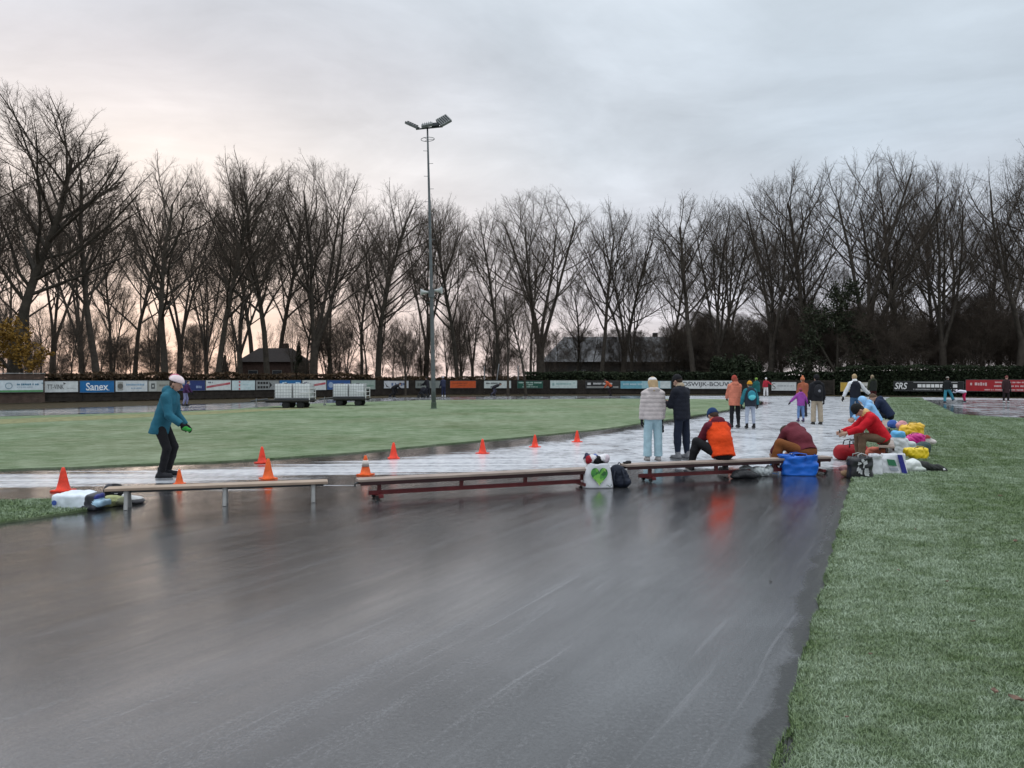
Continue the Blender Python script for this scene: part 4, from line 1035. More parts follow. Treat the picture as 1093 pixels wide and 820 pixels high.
# ------------------------------------------------------------------ traffic cones
M_CONE = pmat('cone_plastic', (.72, .045, .018), .5, 0, .35, .3, 9.)
M_CONE2 = pmat('orange_cone_plastic', (.72, .105, .014), .5, 0, .35, .3, 9.)
M_REFL = pmat('reflective_band', (.55, .50, .46), .4, 0, .5, .1, 6.)
def cone(label, px, py, h, m=M_CONE, band=False):
    s = h / .36; o = empty('traffic_cone', P(px, py, .0), px * .7); o.scale = (s, s, s); tag(o, label, 'cone', 'orange cones set out along the ice lane')
    pr = [(.105, .025), (.098, .03), (.068, .15), (.040, .29), (.022, .353), (.017, .36), (.010, .36)]
    MB().lathe(pr, (0, 0, 0), 24).build('cone_body', m, o, 0, True)
    MB().box((0, 0, .0125), (.25, .25, .025)).build('base', m, o, .008)
    if band: MB().lathe([(.0672, .162), (.0735, .160), (.0475, .275), (.041, .275)], (0, 0, 0), 24).build('band', M_REFL, o, 0, True)
cone('large red orange cone beside the white bag at the small lawn', 67, 524.5, .36)
cone('half hidden orange cone beside the teal skater, behind the light bench', 191, 517, .24, M_CONE2)
cone('red orange cone at the infield edge above the middle of the light bench', 279.5, 494.5, .33)
cone('orange red cone directly behind the right half of the light bench', 286, 511.5, .345, M_CONE2)
cone('bright orange cone with a pale reflective band', 390, 507.3, .345, M_CONE2, True)
cone('red orange cone right of the banded one, near the lawn edge', 420, 489.6, .34)
cone('red cone third from the end of the row curving away', 515, 484.3, .33)
cone('small red cone second from the end of the row curving away', 571, 477.5, .31)
cone('farthest small red cone, left of the white heart bag', 616, 472, .31)

# ------------------------------------------------------------------ long low gym benches
M_WOOD = pmat('pale_bench_wood', (.33, .25, .19), .55, 0, .35, .15, 4.)
M_WOOD2 = pmat('worn_bench_wood', (.28, .22, .185), .5, 0, .35, .2, 4.)
M_MAROON = pmat('maroon_paint', (.11, .014, .016), .45, 0, .4, .3, 6.)
M_GREY = pmat('pale_leg_metal', (.32, .32, .31), .5, .2, .4, .2, 6.)
def bench(label, a, b, h, legs, style, width=.25):
    a, b = Vector((a.x, a.y, 0)), Vector((b.x, b.y, 0)); d = b - a; L = d.length; ang = math.atan2(d.y, d.x)
    o = empty('bench', (a + b) / 2, ang); tag(o, label, 'bench', 'long low benches across the track')
    MB().box((0, 0, h - .018), (L, width, .036)).build('seat', M_WOOD if style == 'metal' else M_WOOD2, o, .008)
    if style == 'metal':
        MB().box((0, 0, h - .055), (L * .96, .05, .036)).build('stretcher', M_DARKSTEEL, o)
        for t in legs:
            x = (t - .5) * L
            mb = MB()
            for s in (-1, 1): mb.tube([(x, s * .07, h - .04), (x, s * .125, .0)], .027, 8)
            mb.box((x, 0, h - .06), (.06, .2, .02)).build('leg', M_GREY, o)
    else:
        MB().box((0, -width / 2 + .02, h - .062), (L * .985, .03, .05)).box((0, width / 2 - .02, h - .062), (L * .985, .03, .05)).build('side_rail', pmat('dark_maroon', (.03, .010, .011), .5, 0, .35, .3, 5.), o)
        MB().box((0, 0, .095), ((legs[-1] - legs[0]) * L + .12, .05, .062)).build('lower_beam', M_MAROON, o, .006)
        for i, t in enumerate(legs):
            x = (t - .5) * L; end = i in (0, len(legs) - 1)
            l_ = MB().box((x, 0, h * .5 + .04), (.055, .045, h - .08 - .06)).build('leg', M_MAROON, o, .004)
            if end:
                MB().box((x, 0, .055), (.07, width * 1.25, .05)).build('foot', M_MAROON, l_, .01)
                for s in (-1, 1):
                    MB().lathe([(.008, -.014), (.03, -.016), (.03, .016), (.008, .014)], (x + (.05 if i else -.05), s * width * .5, .031), 12, 0, Matrix.Rotation(rad(90), 3, 'X')).build('roller', M_RUBBER, l_)
        for s in (-1, 1): MB().tube([(s * (L / 2 - .02), 0, h - .05), (s * (L / 2 + .03), 0, h - .07), (s * (L / 2 + .03), 0, h - .11)], .014, 6).build('hook', M_DARKSTEEL, o)
    return o
def topP(px, py, z): return P(px, py, z)
bench('pale wood bench on three light metal legs, left of the maroon benches', topP(113, 520.8, .285), topP(349.5, 512.8, .285), .285, (.09, .52, .93), 'metal')
bench('maroon framed bench in the middle, ending behind the white heart bag', topP(381, 511.2, .30), topP(629, 499.3, .30), .30, (.085, .42, .70, .965), 'beam')
bench('maroon framed bench carrying the orange vest and maroon jacket sitters', topP(665, 495.5, .30), topP(884, 486.8, .30), .30, (.12, .43, .72, .95), 'beam')
e0 = Vector((edgeX(14.2) + .22, 14.2, 0)); ed_ = Vector((.43, .903, 0))
e0 = e0 + ed_ * .62 + Vector((.36, 0, 0))
bench('bench along the lawn edge under the red jacketed sitter, among bags', e0, e0 + ed_ * 3.6, .40, (.1, .5, .9), 'beam', .28)
bench('farther bench along the lawn edge under the light blue and navy sitters', e0 + ed_ * 6.2, e0 + ed_ * 10.2, .40, (.1, .5, .9), 'beam', .28)

# ------------------------------------------------------------------ bags
def bagmat(col, rough=.45): return plastic(col, rough)
def tote(name, label, cat, loc, rz, w, d, h, mat, top=.8, seed=0, handles=True, hm=None, lean=0., group=None, thick=.006, crumple=.02, hh=.16, bulge=.04):
    o = empty(name, loc, rz); tag(o, label, cat, group)
    n = 44; rows = 16; V = []; Fc = []
    for layer in (0, 1):
        for j in range(rows):
            t = j / (rows - 1); s = 1 + (top - 1) * t ** 1.3
            bul = 1 + bulge * math.sin(math.pi * min(1, t * 1.1)) * (1 if layer == 0 else 1)
            for i in range(n):
                a = 2 * math.pi * i / n; ca, sa = math.cos(a), math.sin(a)
                q = (abs(ca) ** 4 + abs(sa) ** 4) ** -.25
                x, y = q * ca * w / 2 * s * bul, q * sa * d / 2 * (s * .85 + .15) * bul
                p = Vector((x * 4, y * 4, t * h * 5 + seed * 3.1)); nz = mnoise.noise(p * 1.3) + .9 * (.25 - abs(mnoise.noise(p * 2.3))) + .5 * (.25 - abs(mnoise.noise(p * 4.6)))
                k = 1 - layer * thick / max(w, d) * 2
                V.append((x * k + nz * crumple * (.3 + t), y * k + (mnoise.noise(p * 1.7 + Vector((9, 0, 0))) + .9 * (.25 - abs(mnoise.noise(p * 2.9 + Vector((5, 0, 0)))))) * crumple * (.3 + t) + lean * t * h, max(.004 * layer + .002, t * h + (mnoise.noise(Vector((a * 1.2, seed, 0))) * .06 * h * t))))
    off = rows * n
    for j in range(rows - 1):
        for i in range(n):
            i2 = (i + 1) % n
            Fc.append((j * n + i, j * n + i2, (j + 1) * n + i2, (j + 1) * n + i))
            Fc.append((off + j * n + i2, off + j * n + i, off + (j + 1) * n + i, off + (j + 1) * n + i2))
    for i in range(n):
        i2 = (i + 1) % n; Fc.append(((rows - 1) * n + i, (rows - 1) * n + i2, off + (rows - 1) * n + i2, off + (rows - 1) * n + i))
    Fc.append(tuple(range(n))[::-1]); Fc.append(tuple(range(off, off + n)))
    link('bag_body', rawmesh('bag_body', V, Fc), o, mat, True)
    if handles:
        for s in (-1, 1):
            y0 = s * d / 2 * top * .8 + lean * h
            pts = [(-w * .2 * top, y0, h * .88), (-w * .19, y0 * .9, h + hh * .6), (0, y0 * .6, h + hh), (w * .19, y0 * .9, h + hh * .55), (w * .2 * top, y0, h * .88)]
            MB().tube(pts, .011, 6).build('handle', hm or mat, o, 0, True)
    return o
def lump(name, label, cat, loc, rz, blobs, mats, crease=.02, cf=14., seed=0, h=.014, part='shell', group=None, straps=()):
    o = empty(name, loc, rz); tag(o, label, cat, group)
    me = sdf_mesh(part, [b if isinstance(b, dict) else ell(b[0], b[1], None, b[2] if len(b) > 2 else 0) for b in blobs], h, .05, crease, cf, seed=seed, nmat=len(mats))
    co_ = np.empty(len(me.vertices) * 3, np.float32); me.vertices.foreach_get('co', co_); co_ = co_.reshape(-1, 3); co_[:, 2] = np.maximum(co_[:, 2], .004); me.vertices.foreach_set('co', co_.ravel()); me.update()
    link(part, me, o, mats, True)
    for s_ in straps: MB().tube(s_[0], s_[1], 6).build('strap', s_[2], o, 0, True)
    return o
def plate(name, parent, pts, y, mat, depth=.006):
    return MB().prism([(x, y, z) for x, z in pts], (0, depth, 0)).build(name, mat, parent)
M_WHITEBAG = bagmat((.62, .63, .66), .35)
# white bag with the green heart
hb = P(638, 520.5)
hbag = tote('shopping_bag', 'white plastic shopping bag with a green mosaic heart', 'bag', hb, rad(4), .47, .24, .385, M_WHITEBAG, .74, 3, True, bagmat((.05, .05, .06)), crumple=.015, hh=.05)
def heart_mat():
    m, nt, b = newmat('green_mosaic'); tc = N(nt, 'ShaderNodeTexCoord'); v = N(nt, 'ShaderNodeTexVoronoi', Scale=17.); nt.links.new(tc.outputs['Object'], v.inputs['Vector'])
    s = N(nt, 'ShaderNodeSeparateColor'); nt.links.new(v.outputs['Color'], s.inputs[0])
    nt.links.new(ramp(nt, s.outputs[0], [(0., (.015, .09, .02)), (.4, (.04, .22, .035)), (.75, (.16, .42, .06)), (1., (.48, .62, .20))]), b.inputs['Base Color']); b.inputs['Roughness'].default_value = .4
    return m
hp = []
for i in range(40):
    t = i / 40 * 6.28318; hp.append((.0103 * 16 * math.sin(t) ** 3 * .80, .012 * (13 * math.cos(t) - 5 * math.cos(2 * t) - 2 * math.cos(3 * t) - math.cos(4 * t)) * .82))
# the print follows the front face, a touch proud of it
ho = plate('heart_print', hbag, hp, -.004, heart_mat(), .004); ho.location = (0, -.146, .205); ho.rotation_euler = (rad(-4), 0, 0)
r = random.Random(2); mb = MB(); [mb.box((.12 + k * .022, -.151, .055 - .01 * (k % 3)), (.014, .004, .016)) for k in range(4)]; mb.build('small_print', paint((.1, .14, .1)), hbag)
lump('scarf', 'patterned white black and red scarf heaped in the heart bag', 'scarf', hb + Vector((0, 0, .36)), 0, [((-.13, 0, .06), (.08, .07, .06), 0), ((-.17, 0, .12), (.05, .05, .06), 1), ((-.09, -.03, .10), (.05, .05, .045), 0), ((.0, .0, .06), (.10, .08, .06), 2), ((.06, -.02, .10), (.06, .06, .05), 0), ((.13, 0, .08), (.06, .06, .06), 3), ((-.145, -.06, .07), (.035, .03, .05), 4), ((.02, -.05, .09), (.045, .03, .03), 2), ((.12, .02, .13), (.04, .04, .03), 0), ((-.05, .0, .13), (.03, .04, .03), 5)],
     [cloth((.62, .60, .62)), cloth((.03, .03, .06)), cloth((.012, .012, .014)), cloth((.50, .42, .46)), cloth((.32, .02, .03)), cloth((.10, .14, .32))], .014, 26., 3, .010, 'cloth')
lump('backpack', 'dark navy backpack slumped against the heart bag', 'backpack', P(661, 520), rad(-10), [((0, .02, .15), (.15, .12, .16)), ((-.03, 0, .25), (.11, .10, .10)), ((.04, .0, .08), (.15, .13, .09))], [cloth((.012, .016, .028), .6)], .016, 18., 5, .010, straps=[([(-.06, -.10, .26), (-.08, -.135, .16), (-.05, -.13, .05)], .013, cloth((.02, .024, .036))), ([(.05, -.08, .28), (.09, -.125, .17), (.08, -.13, .05)], .013, cloth((.02, .024, .036))), ([(-.03, 0, .34), (-.0, 0, .39), (.03, .0, .35)], .009, cloth((.02, .02, .03)))])
lump('glove', 'dark glove lying on the end of the maroon bench', 'glove', P(671, 494.5, .30) + Vector((0, .05, .30)) - Vector((0, 0, 0)) if False else Vector((P(669, 495.2, .30).x, P(669, 495.2, .30).y + .02, .298)), .4, [((0, 0, .02), (.07, .04, .02)), ((.06, .02, .022), (.04, .02, .02))], [cloth((.015, .015, .018))], .006, 30., 6, .008)
# big blue carrier bag
bb_ = P(856, 508.5)
blue = tote('carrier_bag', 'big shiny royal blue carrier bag below the maroon jacketed sitter', 'bag', bb_ + Vector((0, .16, 0)), rad(-6), .58, .28, .36, bagmat((.010, .13, .58), .28), 1.06, 7, True, bagmat((.008, .09, .45), .3), crumple=.055, hh=.03)
lump('coat', 'crumpled blue grey coat stuffed in the royal blue carrier bag', 'coat', bb_ + Vector((0, .18, .2)), 0, [((-.1, 0, .08), (.16, .11, .06)), ((.12, 0, .07), (.14, .11, .06))], [cloth((.03, .07, .2))], .02, 18., 8, .014, 'cloth')
lump('sports_bag', 'flat black bag lying under the maroon bench beside the silver sack', 'bag', P(795, 511), rad(6), [((0, .05, .07), (.20, .13, .075)), ((.13, .0, .05), (.12, .12, .06)), ((-.16, -.02, .04), (.10, .08, .045))], [cloth((.014, .015, .017), .5)], .014, 18., 9, .011)
lump('plastic_sack', 'crumpled silver grey plastic sack under the maroon bench', 'bag', P(810, 508.5), rad(12), [((0, 0, .085), (.15, .12, .085)), ((.12, .03, .07), (.14, .1, .08)), ((-.2, .10, .13), (.11, .08, .06)), ((.22, .02, .10), (.06, .05, .08))], [bagmat((.36, .39, .39), .25)], .026, 24., 10, .011)
lump('shoe_bag', 'small light blue and white cloth bag left of the royal blue bag', 'bag', P(829, 499.5), 0, [((-.03, 0, .07), (.09, .07, .075), 0), ((.05, 0, .05), (.08, .07, .055), 1)], [bagmat((.05, .20, .50)), bagmat((.60, .63, .66))], .014, 18., 11, .012)
# left of the light bench
lb = P(77, 545.5) + Vector((0, .16, 0))
o = empty('shopping_bag', lb, rad(-7)); tag(o, 'white and blue shopping bag lying on its side by the small lawn', 'bag')
me = sdf_mesh('bag_body', [rbox((-.05, 0, .105), (.46, .34, .20), None, .04, 0), rbox((-.02, .02, .17), (.34, .26, .12), None, .05, 0), rbox((.235, -.01, .115), (.10, .30, .19), None, .03, 2), rbox((.23, -.02, .165), (.16, .22, .06), None, .03, 1), rbox((.28, -.02, .085), (.22, .26, .08), None, .03, 3), rbox((.22, -.08, .03), (.22, .18, .05), None, .02, 2)], .011, .03, .011, 15., seed=12, nmat=4)
link('bag_body', me, o, [bagmat((.62, .68, .74), .35), bagmat((.02, .03, .20)), bagmat((.02, .022, .03)), bagmat((.30, .46, .58), .35)])
MB().lathe([(.012, 0), (.034, 0), (.034, .004)], (-.225, -.178, .10), 12, 0, Matrix.Rotation(rad(90), 3, 'X')).build('logo', paint((.05, .10, .35)), o)
lump('jacket_heap', 'yellowish green jacket heaped under the end of the light bench', 'jacket', P(117, 541), .3, [((0, .05, .07), (.15, .12, .07), 0), ((.14, .02, .055), (.1, .09, .05), 1), ((-.08, -.05, .06), (.09, .06, .06), 0)], [cloth((.30, .32, .16)), cloth((.18, .19, .12))], .022, 24., 13, .011, 'cloth')
lump('backpack', 'black and white backpack propped under the end of the light bench', 'backpack', P(122, 534.5), .2, [((0, .0, .12), (.15, .10, .12), 0), ((.03, -.06, .14), (.06, .05, .05), 1), ((-.07, -.05, .18), (.05, .05, .05), 2)], [cloth((.018, .018, .02)), cloth((.5, .5, .52)), cloth((.06, .06, .07))], .012, 20., 14, .011)
lump('shoe', 'white shoe lying beside the outer leg of the light bench', 'shoe', P(141, 537), .4, [((0, 0, .05), (.13, .05, .05), 0), ((-.08, 0, .08), (.06, .05, .06), 0), ((.02, 0, .025), (.15, .055, .022), 1)], [cloth((.5, .5, .5)), cloth((.1, .1, .1))], .004, 20., 15, .009)
lump('glove', 'dark grey mitten on the asphalt beside the white shoe', 'glove', P(146, 538.5), 1., [((0, 0, .03), (.09, .05, .03), 0), ((.05, .05, .025), (.05, .03, .025), 0)], [cloth((.05, .05, .055))], .006, 24., 16, .009)
# the heap of bags along the lawn edge
lump('duffel_bag', 'dark red duffel bag at the feet of the red jacketed sitter', 'bag', P(909, 491), rad(8), [cap((-.22, 0, .16), (.22, 0, .16), .165, .165), rbox((0, 0, .12), (.5, .28, .22), None, .08, 0), rbox((-.29, -.02, .16), (.05, .16, .16), None, .02, 1)], [cloth((.28, .012, .018), .6), cloth((.6, .5, .5))], .010, 14., 20, .013, straps=[([(-.12, s * .13, .27), (-.10, s * .10, .40), (0, s * .06, .43), (.10, s * .10, .40), (.12, s * .13, .27)], .012, cloth((.03, .03, .032))) for s in (-1, 1)] + [([(-.25, -.05, .31), (0, -.04, .335), (.25, -.05, .31)], .006, cloth((.02, .02, .02)))])
b_ = tote('shopping_bag', 'black bag with bold white graphic print in front of the sitter', 'bag', P(922, 512) + Vector((.0, .14, 0)), rad(4), .40, .26, .37, bagmat((.02, .021, .024), .35), .92, 21, True, bagmat((.3, .3, .3)), crumple=.03, hh=.06)
r = random.Random(5); mb = MB()
for k in range(13):
    x = r.uniform(-.15, .09); z = r.uniform(.05, .30); mb.prism([(x, -.148, z), (x + r.uniform(.02, .07), -.148, z + r.uniform(-.01, .03)), (x + r.uniform(.02, .06), -.148, z + r.uniform(.03, .09)), (x + r.uniform(-.02, .02), -.148, z + .05)], (0, .006, 0))
mb.build('print', paint((.52, .53, .54)), b_)
tote('shopping_bag', 'white plastic bag standing right behind the black printed bag', 'bag', P(938, 509) + Vector((.0, .14, 0)), rad(-12), .22, .22, .38, M_WHITEBAG, .8, 22, False, crumple=.03)
lump('bread_bag', 'small tan paper bag on the asphalt left of the printed bag', 'bag', P(905, 509), .2, [((0, 0, .07), (.13, .09, .075), 0), ((-.05, .02, .14), (.09, .08, .06), 1), ((.08, .0, .05), (.08, .07, .05), 0)], [bagmat((.42, .26, .15)), bagmat((.26, .12, .12))], .016, 20., 23, .011)
gb = tote('shopping_bag', 'white bag with a green picture and broad navy stripe', 'bag', P(958, 508) + Vector((0, .14, 0)), rad(-6), .44, .22, .37, M_WHITEBAG, .82, 24, False, crumple=.022, lean=.1)
plate('stripe', gb, [(.03, .36), (.11, .355), (.20, .01), (.11, .01)], -.125, paint((.02, .025, .20)), .008).rotation_euler = (rad(-3), 0, 0)
plate('picture', gb, [(-.15, .28), (-.02, .27), (.02, .16), (-.12, .17)], -.128, paint((.03, .16, .08)), .008).rotation_euler = (rad(-3), 0, 0)
plate('caption', gb, [(-.11, .14), (.03, .13), (.05, .08), (-.09, .09)], -.128, paint((.32, .34, .40)), .008)
lump('shopping_bag', 'bright yellow bag with its top folded over, lying on the lawn', 'bag', P(981, 497) + Vector((0, .1, .13)) + Vector((0, 0, -.0)), rad(8), [rbox((0, 0, .12), (.44, .22, .17), None, .05), rbox((.04, 0, .02), (.30, .20, .12), None, .05)], [bagmat((.72, .52, .015), .4)], .022, 18., 25, .011, straps=[([(-.1, -.08, .19), (-.06, -.12, .25), (.06, -.13, .24), (.1, -.09, .19)], .008, bagmat((.6, .42, .01), .4))])
lump('plastic_bag', 'crumpled white plastic bag under the bright yellow bag', 'bag', P(975, 505), rad(4), [((0, .05, .12), (.19, .14, .13), 0), ((.1, 0, .07), (.13, .12, .075), 1), ((-.1, .05, .08), (.12, .1, .08), 0)], [bagmat((.55, .58, .56), .3), bagmat((.42, .46, .42), .3)], .026, 20., 26, .012)
lump('backpack', 'black backpack slumped on the lawn, last in the heap of bags', 'backpack', P(990, 504.5), rad(-6), [((-.12, 0, .10), (.20, .14, .11), 0), ((.12, .0, .075), (.18, .12, .08), 0), ((.24, -.03, .04), (.10, .08, .04), 0), ((.24, -.09, .05), (.025, .02, .02), 1)], [cloth((.014, .016, .014), .6), cloth((.5, .5, .5))], .020, 20., 27, .011)
lump('jacket_heap', 'salmon pink jacket folded behind the sitter in red', 'jacket', P(945, 497) + Vector((0.05, .5, .0)), 0, [((0, 0, .14), (.26, .14, .14)), ((.04, 0, .26), (.2, .12, .06))], [cloth((.55, .16, .11))], .02, 18., 28, .013, 'cloth')
lump('plastic_bag', 'tall white bag with a sky blue corner beside the magenta bag', 'bag', P(962, 489), 0, [rbox((-.06, 0, .22), (.34, .24, .44), None, .06, 0), rbox((-.08, -.02, .50), (.26, .2, .16), None, .06, 1), rbox((.18, 0, .18), (.24, .22, .34), None, .06, 2)], [bagmat((.60, .62, .64)), bagmat((.10, .38, .66)), bagmat((.50, .55, .55))], .022, 14., 29, .014)
lump('shopping_bag', 'magenta pink bag lying on top of the white bags', 'bag', P(976, 485.5) + Vector((0, .0, .15)), rad(-5), [rbox((0, 0, .14), (.44, .24, .24), None, .08), ((.05, 0, .26), (.2, .12, .07))], [bagmat((.52, .012, .20), .4)], .024, 18., 30, .012, straps=[([(-.1, -.05, .26), (-.06, -.05, .34), (.06, -.06, .34), (.1, -.05, .26)], .009, bagmat((.3, .01, .12), .4))])
lump('backpack', 'grey green rucksack on the lawn right of the magenta bag', 'backpack', P(982, 487), rad(10), [((0, 0, .14), (.24, .16, .14)), ((.1, 0, .22), (.16, .12, .10))], [cloth((.05, .075, .075))], .018, 16., 31, .012)
lump('sports_shoes', 'white shoes with red tops on the grey green rucksack', 'shoe', P(986, 483) + Vector((.1, .0, .18)), .3, [((0, 0, .08), (.14, .08, .08), 0), ((-.04, 0, .16), (.09, .07, .06), 1), ((.12, -.03, .06), (.08, .06, .05), 0)], [cloth((.55, .5, .48)), cloth((.32, .05, .04))], .012, 22., 32, .011)
lump('shopping_bag', 'amber yellow bag resting on dark clothes behind the magenta bag', 'bag', P(973, 478) + Vector((0, 0, .28)), rad(6), [rbox((0, 0, .14), (.56, .26, .26), None, .08), ((.12, 0, .24), (.22, .13, .09)), ((-.12, -.02, .10), (.2, .14, .14))], [bagmat((.66, .40, .015), .4)], .026, 17., 33, .013, straps=[([(-.16, -.06, .25), (-.1, -.08, .34), (.06, -.09, .35), (.12, -.07, .27)], .010, bagmat((.5, .3, .01), .4))])
lump('coat', 'dark coat bundled below the amber yellow bag', 'coat', P(966, 478), 0, [((0, 0, .18), (.36, .24, .20)), ((.1, -.04, .12), (.3, .2, .14)), ((-.2, .3, .2), (.3, .25, .2))], [cloth((.014, .016, .028))], .024, 14., 34, .015, 'cloth')
lump('wool_hat', 'pale pink woollen hat lying behind the amber yellow bag', 'hat', P(963, 474) + Vector((0, .0, .36)), 0, [((0, 0, .11), (.15, .13, .11)), ((.0, 0, .19), (.08, .08, .06))], [cloth((.58, .28, .30))], .016, 18., 35, .014)
lump('scarf', 'blue and white scarf bunched beside the pink hat', 'scarf', P(953, 472) + Vector((0, .0, .36)), 0, [((0, 0, .11), (.14, .12, .12), 0), ((.06, -.05, .14), (.06, .05, .06), 1)], [cloth((.05, .11, .36)), cloth((.6, .6, .64))], .018, 18., 36, .014, 'cloth')

# fallen leaves
M_LEAF = pmat('dry_leaf', (.20, .13, .10), .8, 0, .2, .4, 20.)
for (px, py, s, lb) in ((1063, 741, .055, 'curled brown fallen leaf on the frosty lawn, left of a paler one'), (1086, 749, .06, 'paler tan fallen leaf on the frosty lawn by the right edge'), (1085, 579, .06, 'small bleached leaf on the lawn farther up the slope of grass'), (1069, 752, .0, ''), (978, 566, .03, 'SC'), (1012, 622, .028, 'SC'), (930, 700, .022, 'SC'), (1040, 665, .03, 'SC'), (960, 610, .026, 'SC'), (905, 768, .02, 'SC'), (1068, 530, .05, 'SC'), (823, 622, .018, 'tiny dark leaf lying alone on the wet asphalt')):
    if not s: continue
    lawn = px > 900; p = P(px, py, .06 if lawn else .0)
    V = []; prof = [(0, 0), (.35, .28), (.62, .34), (1., .12), (1.25, 0)]
    for i, (t, w) in enumerate(prof):
        for q in (-1, 0, 1): V.append(((t - .6) * s, q * w * s, .3 * s * (t - .5) ** 2 + (.18 * s if q else 0)))
    Fc = [(i * 3 + q, i * 3 + q + 1, i * 3 + q + 4, i * 3 + q + 3) for i in range(4) for q in (0, 1)]
    V2_ = V + [(x, y, z + .002) for x, y, z in V]; n0 = len(V)
    Fc = [f[::-1] for f in Fc] + [tuple(i + n0 for i in f) for f in Fc]
    o = link('fallen_leaf', rawmesh('fallen_leaf', V2_, Fc), None, M_LEAF if px != 823 else M_BARK); o.location = p + Vector((0, 0, .004)); o.rotation_euler = (.2, .1, px)
    tag(o, lb if lb != 'SC' else 'small dry leaf scrap scattered on the frosty lawn', 'leaf', 'leaf scraps scattered on the lawn' if lb == 'SC' else None)
